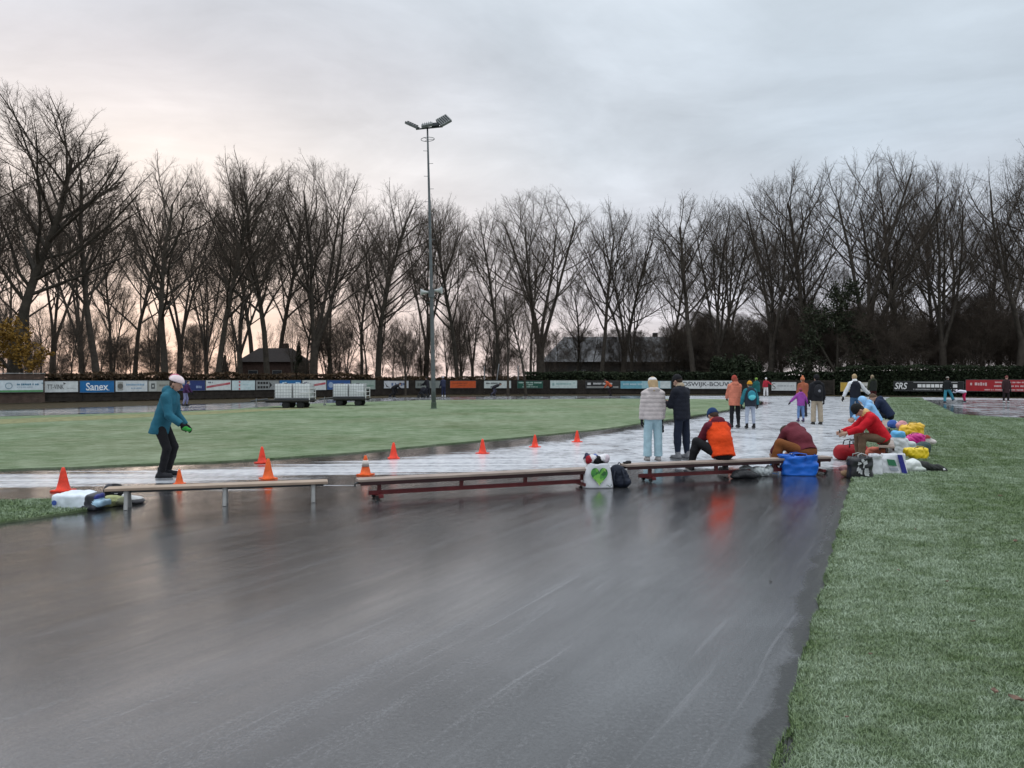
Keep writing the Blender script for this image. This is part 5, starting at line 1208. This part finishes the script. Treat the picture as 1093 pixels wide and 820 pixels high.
# ------------------------------------------------------------------ people
def U_(f, ab, s):
    f, ab = rad(f), rad(ab); return np.array([s * math.sin(ab), math.sin(f) * math.cos(ab), -math.cos(f) * math.cos(ab)])
def person(label, px, Y, yaw, H=1.7, lean=3, hp=5, legs=((2, 0, 3), (-2, 0, 3)), arms=((2, 8, 10), (2, 8, 10)), seat=None, vox=.02,
           jacket=(.02, .02, .03), sleeve=None, trousers=(.02, .02, .025), shoes=(.02, .02, .02), skin=None, hair=(.06, .04, .025), hat=None, hatstyle='beanie',
           glove=None, quilt=0., hood=False, wide=1., longhair=False, skates=False, coat=-.02, bulk=1., collar=None, vest=False, yaw_head=0, back=0., hem=0., backpanel=None, group=None):
    near = vox < .015
    o = empty('person', (XD(px, Y), Y, 0), rad(yaw)); tag(o, label, 'person', group)
    A = np.array; s_ = H
    lr, hr = rad(lean), rad(hp)
    T = A([0, math.sin(lr), math.cos(lr)]); TF = A([0, math.cos(lr), -math.sin(lr)]); X1 = A([1., 0, 0])
    soleh = .045 * s_ + (.045 if skates else 0)
    legs = [list(l) for l in legs]
    if seat is not None:
        zp = seat + .055 * s_
        for l in legs:
            kz = soleh + .24 * s_ * math.cos(rad(l[1])) + (l[3] if len(l) > 3 else 0)
            c = max(-.9, min(.98, (zp - kz) / (.245 * s_ * math.cos(rad(l[2]))))); l[0] = math.degrees(math.acos(c))
    else:
        zp = soleh + max(.245 * s_ * math.cos(rad(l[0])) + .24 * s_ * math.cos(rad(l[1])) for l in legs)
    pel = A([0, 0, zp])
    K = []
    for l, s in zip(legs, (-1, 1)):
        hip = pel + X1 * s * .050 * s_; kn = hip + U_(l[0], l[2], s) * .245 * s_; an = kn + U_(l[1], l[2] * .3, s) * .24 * s_
        K.append((hip, kn, an, l))
    sh0 = pel + T * .286 * s_; neck = pel + T * .325 * s_
    if back: sh0 = sh0 + TF * back * s_; neck = neck + TF * back * 1.4 * s_
    HU = A([0, math.sin(hr), math.cos(hr)]); HF = A([math.sin(rad(yaw_head)) * 1., math.cos(hr) * math.cos(rad(yaw_head)), -math.sin(hr)]); HF = _n(HF - HU * (HF @ HU)); HX = np.cross(HF, HU)
    HR = np.stack([HX, HF, HU], 1)
    hc = neck + _n(T + HU) * .045 * s_ + HU * .050 * s_ + HF * .012 * s_
    ar = []
    for a, s in zip(arms, (-1, 1)):
        sh = sh0 + X1 * s * (.094 * s_) - T * .006 * s_; eb = sh + U_(a[0], a[1], s) * .172 * s_
        fo = U_(a[2], a[3] if len(a) > 3 else a[1] * .4, s); wr = eb + fo * .142 * s_
        ar.append((sh, eb, wr, fo, s))
    # --- body: one continuous skin surface
    B = [ell(hc, A([.0455, .056, .066]) * s_, HR), ell(hc - HU * .030 * s_ + HF * .012 * s_, A([.036, .042, .040]) * s_, HR),
         cap(neck - T * .03 * s_, hc - HU * .03 * s_, .033 * s_, .030 * s_),
         cap(pel + T * .03 * s_, sh0 - T * .03 * s_, .080 * s_, .092 * s_, 0, (TF, .68)), cap(sh0 - X1 * .08 * s_, sh0 + X1 * .08 * s_, .040 * s_, .040 * s_)]
    if near:
        B += [cap(hc + HF * .052 * s_ + HU * .006 * s_, hc + HF * .066 * s_ - HU * .014 * s_, .006 * s_, .010 * s_)]
        for s in (-1, 1):
            B += [ell(hc + HX * s * .046 * s_ - HF * .004 * s_ - HU * .006 * s_, A([.008, .014, .020]) * s_, HR), ell(hc + HX * s * .018 * s_ + HF * .052 * s_ + HU * .004 * s_, A([.007, .006, .005]) * s_, HR, 1)]
        B += [ell(hc + HF * .052 * s_ - HU * .034 * s_, A([.014, .007, .005]) * s_, HR, 2)]
    for hip, kn, an, l in K: B += [cap(hip, kn, .052 * s_, .034 * s_), cap(kn, kn * .6 + an * .4, .034 * s_, .033 * s_), cap(kn * .6 + an * .4, an, .033 * s_, .021 * s_)]
    def hand(ex, m=0):
        hd = []
        for sh, eb, wr, fo, s in ar:
            inn = A([-s, 0, 0.]); pn = _n(inn - fo * (inn @ fo)); wd = np.cross(fo, pn) * s
            if near: fr = .0052 * s_ + ex
            else: fr = .008 * s_ + ex
            pc = wr + fo * .034 * s_; P3 = np.stack([wd, pn, fo], 1)
            hd.append(ell(pc, A([.023 * s_ + ex, .011 * s_ + ex, .030 * s_ + ex]), P3, m)); hd.append(cap(wr - fo * .03 * s_, wr + fo * .012 * s_, .0155 * s_ + ex, .015 * s_ + ex, m))
            for q, (off, ln) in enumerate(((-.0165, .038), (-.0055, .045), (.0055, .042), (.0165, .033))):
                b = pc + wd * off * s_ + fo * .022 * s_; d1 = _n(fo + pn * .35); d2 = _n(fo * .75 + pn * .9)
                m1 = b + d1 * ln * .55 * s_; hd += [cap(b, m1, fr, fr * .95, m), cap(m1, m1 + d2 * ln * .5 * s_, fr * .95, fr * .8, m)]
            b = pc - wd * .020 * s_ - fo * .012 * s_; d1 = _n(fo * .7 - wd * .6 + pn * .4); m1 = b + d1 * .026 * s_
            hd += [cap(b, m1, fr * 1.2, fr * 1.05, m), cap(m1, m1 + _n(fo * .9 + pn * .5) * .022 * s_, fr * 1.05, fr * .85, m)]
        return hd
    for sh, eb, wr, fo, s in ar: B += [cap(sh, eb, .030 * s_, .023 * s_), cap(eb, wr, .023 * s_, .0155 * s_)]
    if glove is None: B += hand(0)
    kk = .010 if near else .012
    body = link('body', sdf_mesh('body', B, vox * (.72 if near else .9), kk, nmat=3), o, [M_SKIN if skin is None else cloth(skin), M_EYE, M_LIPS])
    # --- clothes
    bw = bulk; jm = [cloth(jacket)]
    if sleeve is not None: jm.append(cloth(sleeve))
    sm = 1 if sleeve is not None else 0
    hemp = pel + T * coat * s_
    J = [cap(hemp - T * .03 * s_, sh0 - T * .055 * s_, (.102 + hem) * s_ * bw, .104 * s_ * bw, 0, (TF, .74), False, False)]
    if coat < -.08: J.append(cap(hemp, pel, (.099 + hem) * s_ * bw, .1 * s_ * bw, 0, (TF, .72), True, False))
    hn = -_n(T + np.array([0, 0, 2.5])) if seat is None and lean < 40 else -T
    J[0]['cut'] = ((hemp, hn),)
    if coat < -.08:
        J[1]['fa'] = False; J[1]['a'] = hemp - T * .04 * s_ + TF * (.03 * s_ if lean > 12 else 0); J[1]['cut'] = ((hemp, hn),)
    if back: J.append(cap(pel + T * .14 * s_ + TF * (-.02) * s_, sh0 - TF * .0, .09 * s_ * bw, .08 * s_ * bw, 0, (TF, .8)))
    J.append(cap(sh0 - X1 * .06 * s_ + T * .004 * s_, sh0 + X1 * .06 * s_ + T * .004 * s_, .043 * s_ * bw, .043 * s_ * bw, 2 if (collar is not None and vest) else 0))
    for sh, eb, wr, fo, s in ar:
        J.append(cap(sh, eb, .046 * s_ * bw, .038 * s_ * bw, sm)); J.append(cap(eb, wr + fo * .0 * s_, .038 * s_ * bw, .030 * s_ * bw, sm, None, False, True))
    J.append(cap(neck - T * .05 * s_, neck + _n(T + HU) * .018 * s_, .056 * s_, .045 * s_, sm if vest is False else 0))
    if hood: J += [ell(neck - TF * .045 * s_ + T * .005 * s_, A([.075, .045, .050]) * s_, np.stack([X1, TF, T], 1), sm), cap(neck - X1 * .045 * s_, neck + X1 * .045 * s_, .036 * s_, .036 * s_, sm)]
    if collar is not None: jm.append(cloth(collar)); J.append(cap(neck - T * .012 * s_, neck + _n(T + HU) * .022 * s_, .052 * s_, .050 * s_, len(jm) - 1)); 
    if collar is not None and vest:
        for p_ in J:
            if p_['m'] == 2: p_['m'] = len(jm) - 1
    elif vest:
        for p_ in J:
            if p_['m'] == 2: p_['m'] = 0
    link('jacket', sdf_mesh('jacket', J, vox, .028 * s_ / 1.7, .010 if near else .009, 12. if near else 9., quilt, .085 * s_ / 1.7, seed=int(px), nmat=len(jm)), o, jm)
    Tq = [ell(pel - np.array([0, 0, .005 * s_]), A([.085, .066, .076]) * s_, np.stack([X1, TF, T], 1))]
    for hip, kn, an, l in K:
        e = kn + (an - kn) * (.97 if not skates else .95)
        Tq += [cap(hip, kn, .056 * s_ * max(1, wide * .92), max(.039, .044 * wide) * s_), cap(kn, kn * .6 + e * .4, max(.038, .043 * wide) * s_, max(.037, .042 * wide) * s_), cap(kn * .6 + e * .4, e, max(.037, .042 * wide) * s_, (.030 if wide < 1.1 else .045 * wide) * s_, 0, None, False, True)]
    link('trousers', sdf_mesh('trousers', Tq, vox, .02 * s_ / 1.7, .004, 16. if near else 9., seed=int(px) + 1), o, cloth(trousers))
    zmin = min(k[2][2] for k in K)
    for hip, kn, an, l in K:
        sd_ = _n(an - kn); lift = an[2] - zmin
        ff = A([sd_[0] * 0, 1., 0]) if lift < .05 else _n(A([0, -sd_[2], sd_[1]]))
        out_ = U_(0, 90, 1) * 0; dn = _n(np.cross(X1, ff)) * -1 if lift >= .05 else A([0, 0, -1.])
        if dn @ sd_ < 0 and lift >= .05: dn = -dn
        c = an + dn * (soleh - .022 * s_ - (.045 if skates else 0))
        S = [cap(c - ff * .030 * s_, c + ff * .088 * s_, .0235 * s_, .020 * s_), cap(an - dn * .02 * s_ * (2.6 if skates else 1), c - ff * .012 * s_, .031 * s_, .028 * s_, 0, None, True), cap(an, c + ff * .045 * s_, .024 * s_, .021 * s_)]
        S.append(rbox(c + ff * .028 * s_ + dn * .016 * s_, A([.046 * s_, .165 * s_, .014 * s_]), np.stack([X1, ff, -dn], 1), .005, 1))
        sh = link('shoe', sdf_mesh('shoe', S, vox * .9, .014, nmat=2), o, [cloth(shoes, .5), cloth(tuple(c_ * .5 for c_ in shoes), .6)])
        if skates:
            bc = Vector(c + ff * .03 * s_ + dn * (.024 * s_ + .022)); Rm = Matrix((tuple(X1), tuple(ff), tuple(-dn))).transposed()
            MB().box(bc, (.006, .29 * s_ / 1.7, .042), Rm).build('blade', M_STEEL, sh)
    if glove is not None: 
        hd = hand(.0035 if near else .005); nh = len(hd) // 2
        for q in (hd[:nh], hd[nh:]): link('glove', sdf_mesh('glove', q, max(.0075, vox * .72), .008), o, cloth(glove))
    if hair is not None:
        hs = [ell(hc + HU * .006 * s_ - HF * .006 * s_, A([.0505, .059, .068]) * s_, HR, 0, ((hc + HU * .022 * s_ + HF * .02 * s_, HF * .75 - HU * .66),))]
        if longhair: hs += [cap(hc - HF * .020 * s_, hc - HF * .062 * s_ - HU * .095 * s_, .050 * s_, .034 * s_), cap(hc - HF * .02 * s_ - HX * .026 * s_, hc - HF * .060 * s_ - HU * .118 * s_ - HX * .03 * s_, .038 * s_, .018 * s_), cap(hc - HF * .02 * s_ + HX * .026 * s_, hc - HF * .060 * s_ - HU * .110 * s_ + HX * .036 * s_, .038 * s_, .018 * s_)]
        link('hair', sdf_mesh('hair', hs, vox, .015, .004, 30., seed=3), o, cloth(hair, .6))
    if hat is not None:
        if hatstyle == 'helmet':
            hs = [ell(hc + HU * .022 * s_ - HF * .004 * s_, A([.062, .077, .066]) * s_, HR, 0, ((hc + HU * .022 * s_, -HU),)), ell(hc + HU * .040 * s_ - HF * .020 * s_, A([.022, .064, .053]) * s_, HR, 1, ((hc + HU * .03 * s_, -HU),))]
            hm_ = [cloth((.72, .60, .62), .4), cloth(hat, .4)]
            link('helmet', sdf_mesh('helmet', hs, vox, .004, 0, nmat=2), o, hm_)
            MB().tube([Vector(hc + HX * .05 * s_ + HU * .02 * s_), Vector(hc + HX * .038 * s_ - HU * .05 * s_), Vector(hc - HU * .068 * s_ + HF * .01 * s_), Vector(hc - HX * .038 * s_ - HU * .05 * s_), Vector(hc - HX * .05 * s_ + HU * .02 * s_)], .006, 6).build('chin_strap', cloth((.02, .02, .02)), o)
        elif hatstyle == 'band':
            hs = [ell(hc + HU * .030 * s_, A([.053, .063, .040]) * s_, HR, 0, ((hc + HU * .012 * s_, -HU), ))]
            link('hat', sdf_mesh('hat', hs, vox, .004, 0), o, cloth(hat))
        elif hatstyle == 'hood':
            hs = [ell(hc - HF * .008 * s_, A([.060, .070, .078]) * s_, HR, 0, ((hc + HF * .035 * s_, HF),)), cap(hc - HU * .04 * s_, neck, .05 * s_, .055 * s_)]
            link('hood', sdf_mesh('hood', hs, vox, .02, .003, 20.), o, cloth(hat))
        elif hatstyle == 'cap':
            hs = [ell(hc + HU * .026 * s_, A([.052, .062, .050]) * s_, HR, 0, ((hc + HU * .018 * s_, -HU),)), rbox(hc + HU * .024 * s_ + HF * .075 * s_, A([.075, .07, .008]) * s_, HR, .004, 0)]
            link('cap', sdf_mesh('cap', hs, vox, .006, 0), o, cloth(hat))
        else:
            hs = [ell(hc + HU * .020 * s_ - HF * .004 * s_, A([.0545, .065, .068]) * s_, HR, 0, ((hc + HU * .006 * s_, -HU + HF * .15),)), ell(hc + HU * .016 * s_ - HF * .003 * s_, A([.058, .068, .022]) * s_, HR, 0)]
            if hatstyle == 'pompom': hs.append(ell(hc + HU * .095 * s_ - HF * .01 * s_, A([.026, .026, .026]) * s_, HR, 0))
            link('hat', sdf_mesh('hat', hs, vox, .006, .002, 30.), o, cloth(hat))
    return o, dict(pel=pel, T=T, TF=TF, sh0=sh0, ar=ar, hc=hc, K=K, neck=neck, s=s_)
def carried(name, label, cat, o, pt, blobs, mats, vox=.012, crease=.006, seed=1, part='shell'):
    """a thing worn or held: stays its own top-level object, placed in the person's frame"""
    M_ = Matrix.Translation(o.location) @ Matrix.Rotation(o.rotation_euler.z, 4, 'Z'); p = M_ @ Vector(pt)
    q = empty(name, p, o.rotation_euler.z); tag(q, label, cat)
    link(part, sdf_mesh(part, blobs, vox, .015, crease, 18., seed=seed, nmat=len(mats)), q, mats); return q
NR = .0125
NAVY = (.010, .014, .026); BLK = (.012, .012, .014)
# the skater on the left
o, k = person('person in teal jacket, black tights and pale pink helmet skating past the cones', 171.5, 12.95, -90, 1.74, 19, 20, ((25, -15, 2), (20, -13, 2)), ((4, 6, 42, -4), (12, 6, 50, -6)), None, NR,
       (.022, .115, .165), None, BLK, (.018, .018, .022), None, (.05, .03, .02), (.45, .10, .16), 'helmet', BLK, 0, True, .84, False, True, -.09, 1.05)
wr, fo = k['ar'][1][2], k['ar'][1][3]
carried('mitten', 'bright green mitten held in the hand of the teal skater', 'glove', o, wr + fo * .09, [ell((0, 0, -.01), (.03, .06, .04)), ell((0, .06, -.035), (.028, .05, .03)), cap((0, 0, 0), (.0, .07, -.065), .028, .012)], [cloth((.04, .30, .05))], .010)
# the two standing behind the benches
o, k = person('person in cream white puffer jacket and pale blue jeans standing, seen from behind', 697, 15.9, 4, 1.70, 1, 4, ((1, -1, 3), (0, -1, 3)), ((2, 9, 6), (4, 8, 12)), None, NR,
       (.48, .43, .42), None, (.30, .43, .48), (.30, .28, .27), None, (.42, .30, .17), (.62, .60, .60), 'band', BLK, .016, True, 1.16, True, False, -.035, 1.22)
wr, fo = k['ar'][1][2], k['ar'][1][3]
carried('camera_bag', 'small dark bag dangling from the hand of the puffer wearer', 'bag', o, wr + fo * .12, [ell((0, 0, -.06), (.04, .05, .07)), cap((0, 0, 0), (0, 0, .04), .012, .012), ell((.02, .02, -.13), (.03, .03, .04))], [cloth((.014, .014, .016))], .010)
o, k = person('person in navy jacket with sand collar and black hat looking down at a phone', 728, 15.9, 38, 1.71, 4, 28, ((3, -2, 4), (-2, -2, 4)), ((22, 6, 95, -18), (20, 6, 100, -22)), None, NR,
       (.012, .014, .022), None, (.012, .017, .032), (.16, .16, .17), None, (.03, .02, .015), (.010, .010, .012), 'beanie', None, .006, False, 1.08, False, True, -.06, 1.16, (.34, .27, .19))
h0 = (k['ar'][0][2] + k['ar'][1][2]) / 2 + k['TF'] * .10
carried('phone', 'dark phone held by the person in the navy jacket', 'phone', o, h0, [rbox((0, 0, .02), (.075, .012, .15), None, .005)], [plastic((.02, .02, .022))], .006, 0)
# the sitters on the benches
yb = topP(772, 490.5, .30).y
o, k = person('person in orange vest with maroon sleeves and navy hat sitting on the maroon bench', 772, yb - .02, 14, 1.76, 20, 40, ((0, 6, 40, 0.05), (0, -14, 12)), ((24, 20, 34, 8), (34, 6, 50, -16)), .30, NR,
       (.68, .060, .010), (.10, .010, .020), BLK, (.014, .014, .015), None, (.05, .03, .02), (.012, .035, .10), 'beanie', None, .004, True, 1.0, False, True, -.03, 1.2, None, back=.02)
yb = topP(858, 488, .30).y
o, k = person('person in maroon jacket and rust brown trousers bent double over on the bench end', 862, yb - .02, 20, 1.72, 38, 118, ((0, 4, 46), (0, 0, 8)), ((34, 8, 50, -4), (34, 6, 50, -4)), .30, NR,
       (.115, .020, .030), None, (.165, .058, .018), (.03, .02, .018), None, (.05, .03, .02), None, 'beanie', None, .0, True, 1.16, False, True, -.0, 1.16, None, back=.04)
xr = 943
o, k = person('person in bright red jacket and brown leggings sitting on the lawn edge bench, head bowed', xr, 15.15, 84, 1.78, 34, 62, ((0, 4, 6), (0, -2, 7)), ((46, 8, 70, -10), (42, 8, 74, -12)), .42, NR,
       (.50, .010, .020), None, (.135, .085, .055), (.05, .05, .055), None, (.016, .012, .010), (.012, .012, .012), 'beanie', None, .0, False, .95, False, True, -.02, 1.08, (.62, .40, .18))
h0 = (k['ar'][0][2] + k['ar'][1][2]) / 2 + k['TF'] * .10
carried('phone', 'black phone in the hands of the red jacketed sitter', 'phone', o, h0, [rbox((0, .02, .03), (.075, .012, .15), None, .005)], [plastic((.02, .02, .022))], .006, 0)
carried('scarf', 'yellow strap hanging from the hip of the red jacketed sitter', 'strap', o, k['pel'] + np.array([-.14, .02, .03]), [rbox((0, 0, 0), (.03, .16, .05), None, .01)], [cloth((.60, .52, .04))], .010, 0)
person('person in pale blue hooded jacket sitting hunched behind the red jacketed sitter', 937, 21.4, 72, 1.66, 30, 50, ((0, 2, 6), (0, 0, 6)), ((40, 6, 56, -4), (40, 6, 58, -4)), .42, .016,
       (.22, .42, .66), None, NAVY, BLK, None, (.04, .03, .02), (.26, .47, .72), 'hood', None, .0, True, 1., False, True, -.02, 1.15)
person('person in dark navy jacket bending forward, seated beside the pale blue hood', 950, 24.2, 62, 1.80, 34, 60, ((0, 2, 8), (0, 0, 8)), ((34, 8, 50, -4), (34, 8, 50, -4)), .42, .016,
       (.012, .020, .048), None, (.012, .014, .02), BLK, None, (.09, .055, .035), None, 'beanie', None, .0, True, 1., False, True, -.02, 1.25)
# skaters on the ice
FARG = 'skaters out on the ice'
person('person in long salmon jacket and black trousers with rust hat, seen from behind', 784.5, 26.0, 6, 1.70, 3, 6, ((2, -2, 3), (-1, -3, 3)), ((22, 6, 60, -10), (22, 6, 60, -10)), None, .016,
       (.52, .17, .11), None, BLK, (.02, .02, .02), None, (.22, .05, .03), (.30, .05, .035), 'beanie', BLK, .008, True, .95, True, True, -.10, 1.2)
o, k = person('child in black and teal jacket and grey tights wearing a mustard hat', 801, 25.6, 2, 1.52, 6, 4, ((4, -4, 5), (2, -4, 5)), ((4, 20, 10), (2, 20, 10)), None, .015,
       (.02, .025, .035), (.02, .13, .16), (.34, .38, .46), (.015, .015, .017), None, (.08, .05, .03), (.55, .26, .02), 'beanie', BLK, .0, False, .86, False, True, -.06, 1.22)
carried('backpack', 'small cyan and navy backpack on the child in the mustard hat', 'backpack', o, k['pel'] + k['T'] * .17 * 1.52 - k['TF'] * .17, [ell((0, 0, 0), (.14, .08, .17), None, 0), ell((.0, -.04, -.06), (.11, .06, .08), None, 1)], [cloth((.03, .20, .26)), cloth((.10, .46, .50))], .014)
o, k = person('person in black jacket and beige trousers walking away with a backpack', 872, 28.2, -3, 1.78, 2, 4, ((2, -2, 4), (-2, -4, 4)), ((2, 14, 8), (2, 14, 8)), None, .016,
       (.012, .012, .015), None, (.34, .28, .21), (.03, .028, .026), None, (.012, .01, .01), (.010, .010, .012), 'beanie', BLK, .0, True, 1.12, False, False, -.05, 1.16)
carried('backpack', 'black backpack with a grey badge on the walker in beige trousers', 'backpack', o, k['pel'] + k['T'] * .17 * 1.78 - k['TF'] * .19, [ell((0, 0, 0), (.16, .09, .22), None, 0), ell((0, -.075, -.03), (.045, .025, .05), None, 1)], [cloth((.018, .018, .022)), cloth((.18, .18, .2))], .014)
person('child in purple jacket and blue jeans skating with arms held out', 855, 29.4, 4, 1.24, 5, 6, ((5, -4, 5), (3, -4, 5)), ((4, 48, 4, 44), (4, 34, 4, 30)), None, .015,
       (.27, .06, .30), None, (.13, .22, .42), (.08, .05, .12), None, (.10, .05, .03), (.26, .05, .06), 'beanie', BLK, .0, True, .96, False, True, -.05, 1.15)
person('person in brown orange jacket and pompom hat just ahead of the purple child', 857.5, 33.5, 6, 1.66, 5, 4, ((4, -4, 3), (2, -6, 3)), ((6, 10, 14), (6, 10, 14)), None, .018,
       (.28, .085, .045), None, (.03, .022, .03), BLK, None, (.2, .08, .04), (.48, .16, .08), 'pompom', None, .0, False, 1., False, True, -.05, 1.1)
person('person in black vest with white sleeves and blue jeans gliding with arms spread', 913, 29.2, -2, 1.78, 6, 6, ((5, -5, 4), (2, -4, 4)), ((4, 28, 2, 24), (4, 42, 6, 50)), None, .016,
       (.012, .014, .022), (.62, .63, .66), (.045, .10, .19), (.02, .02, .025), None, (.34, .24, .13), None, 'beanie', BLK, .0, False, 1.0, False, True, -.02, 1.08, (.66, .66, .68), True)
person('person in black jacket and dark red trousers skating ahead near the amber board', 932, 44, 6, 1.80, 6, 6, ((6, -8, 3), (4, -6, 3)), ((6, 10, 12), (6, 10, 12)), None, .02,
       (.016, .018, .016), (.03, .035, .02), (.06, .014, .016), BLK, None, (.22, .17, .11), None, 'beanie', BLK, .0, True, 1., False, True, -.03, 1.1)
person('small far person in red jacket, white hat and white trousers', 817.5, 67, 170, 1.62, 3, 4, ((3, -3, 5), (-2, -4, 5)), ((50, 30, 70, 30), (4, 14, 14)), None, .02,
       (.33, .02, .035), None, (.60, .58, .58), (.4, .4, .4), None, (.05, .04, .03), (.62, .6, .6), 'beanie', None, .0, False, 1.1, False, True, -.03, 1.1)
person('person in dark green coat half hidden behind the child with the mustard hat', 808, 50, 20, 1.62, 6, 4, ((6, -8, 3), (3, -8, 3)), ((6, 14, 14), (6, 14, 14)), None, .02,
       (.012, .085, .085), None, (.02, .02, .03), BLK, None, (.05, .04, .03), (.16, .28, .05), 'beanie', BLK, .0, True, 1., False, True, -.07, 1.3)
# far right rink
person('person in black jacket and teal trousers kicking one leg out', 1011, 51, -60, 1.70, 0, 4, ((-4, -4, 4), (38, 30, 4)), ((-6, 14, 10), (10, 20, 20)), None, .02,
       (.016, .018, .02), None, (.05, .24, .32), (.03, .05, .08), None, (.05, .04, .03), (.3, .28, .25), 'band', BLK, .0, False, 1.15, False, True, -.02, 1.12)
person('child in white jacket and pink trousers bent far forward on skates', 1030, 53, 88, 1.30, 82, 70, ((14, -8, 4), (10, -12, 4)), ((84, 20, 96, 10), (70, 10, 90, 5)), None, .02,
       (.55, .55, .62), None, (.45, .025, .09), (.02, .02, .03), None, (.1, .05, .03), (.55, .5, .55), 'beanie', BLK, .0, False, 1., False, True, -.03, 1.1)
person('person in long dark brown coat and white skates before the red board', 1074, 51.5, 175, 1.74, 2, 4, ((2, -3, 5), (-2, -3, 5)), ((4, 12, 10), (4, 12, 10)), None, .02,
       (.035, .018, .020), None, (.02, .014, .016), (.58, .58, .58), None, (.12, .05, .035), (.16, .05, .045), 'beanie', BLK, .0, True, 1., False, True, -.16, 1.12)
# far back straight
def far(lb, px, py, yaw, H, lean, hp, legs, arms, jk, tr, hat=None, **kw):
    person(lb, px, P(px, py).y, yaw, H, lean, hp, legs, arms, None, .022, jk, None, tr, kw.pop('shoes', BLK), None, (.05, .035, .025), hat, 'beanie', BLK, .0, False, 1., False, True, -.02, 1.1, **kw)
SK = ((38, -24, 3), (10, -50, 5)); SKA = ((-30, 10, 20), (40, 10, 70, -10))
far('far skater in purple jacket and lilac trousers behind the teal skater', 197.5, 434, -88, 1.50, 16, 14, ((16, -8, 3), (4, -18, 3)), ((20, 10, 40), (16, 10, 40)), (.055, .020, .07), (.20, .20, .33))
far('far dark skater bending low before the white swoosh board', 419, 424.8, -84, 1.70, 62, 50, SK, SKA, (.014, .014, .016), (.014, .014, .016))
far('far skater in navy jacket right of the mast, upright, pale hood', 473.5, 424.4, 30, 1.72, 8, 6, ((8, -8, 3), (4, -8, 3)), ((16, 8, 40), (16, 8, 40)), (.025, .03, .06), (.018, .022, .05), (.35, .36, .4), shoes=(.5, .5, .5))
far('far black skater bent with arms back before the white board', 526.5, 423.2, -80, 1.70, 68, 56, SK, ((-70, 10, -80), (-60, 10, -70)), (.012, .012, .016), (.06, .06, .09))
far('far skater in orange jacket and black tights bending forward', 652, 423.4, 86, 1.74, 44, 36, ((26, -20, 3), (18, -24, 3)), ((20, 8, 40, -4), (-40, 8, -60)), (.42, .085, .035), (.018, .012, .014), (.05, .03, .03))
far('far dark clothed person left of the mast, pushing a pushchair', 456.8, 424.6, 60, 1.70, 12, 10, ((8, -8, 3), (-4, -18, 3)), ((40, 6, 70, -4), (40, 6, 70, -4)), (.016, .016, .02), (.016, .016, .022), (.02, .02, .022), shoes=(.4, .4, .4))
pc = P(452.6, 424.9); pu = empty('pushchair', pc, rad(60)); tag(pu, 'dark pushchair on the far track left of the mast', 'pushchair')
link('seat', sdf_mesh('seat', [ell((0, .05, .62), (.24, .30, .30)), rbox((0, .25, .42), (.38, .34, .2), None, .06)], .02, .05, .008, 9.), pu, cloth((.014, .014, .02)))
for sx_ in (-.24, .24):
    for sy_ in (-.22, .40): MB().lathe([(.03, -.02), (.13, -.025), (.14, 0), (.13, .025), (.03, .02)], (sx_, sy_, .14), 16, 0, Matrix.Rotation(rad(90), 3, 'Y')).build('wheel', M_RUBBER, pu)
MB().tube([(-.2, .4, .2), (-.2, -.1, .6), (-.2, -.45, 1.0), (.2, -.45, 1.0), (.2, -.1, .6), (.2, .4, .2)], .015, 6).tube([(-.2, -.22, .18), (-.2, .1, .5)], .015, 6).tube([(.2, -.22, .18), (.2, .1, .5)], .015, 6).build('frame', M_DARKSTEEL, pu)
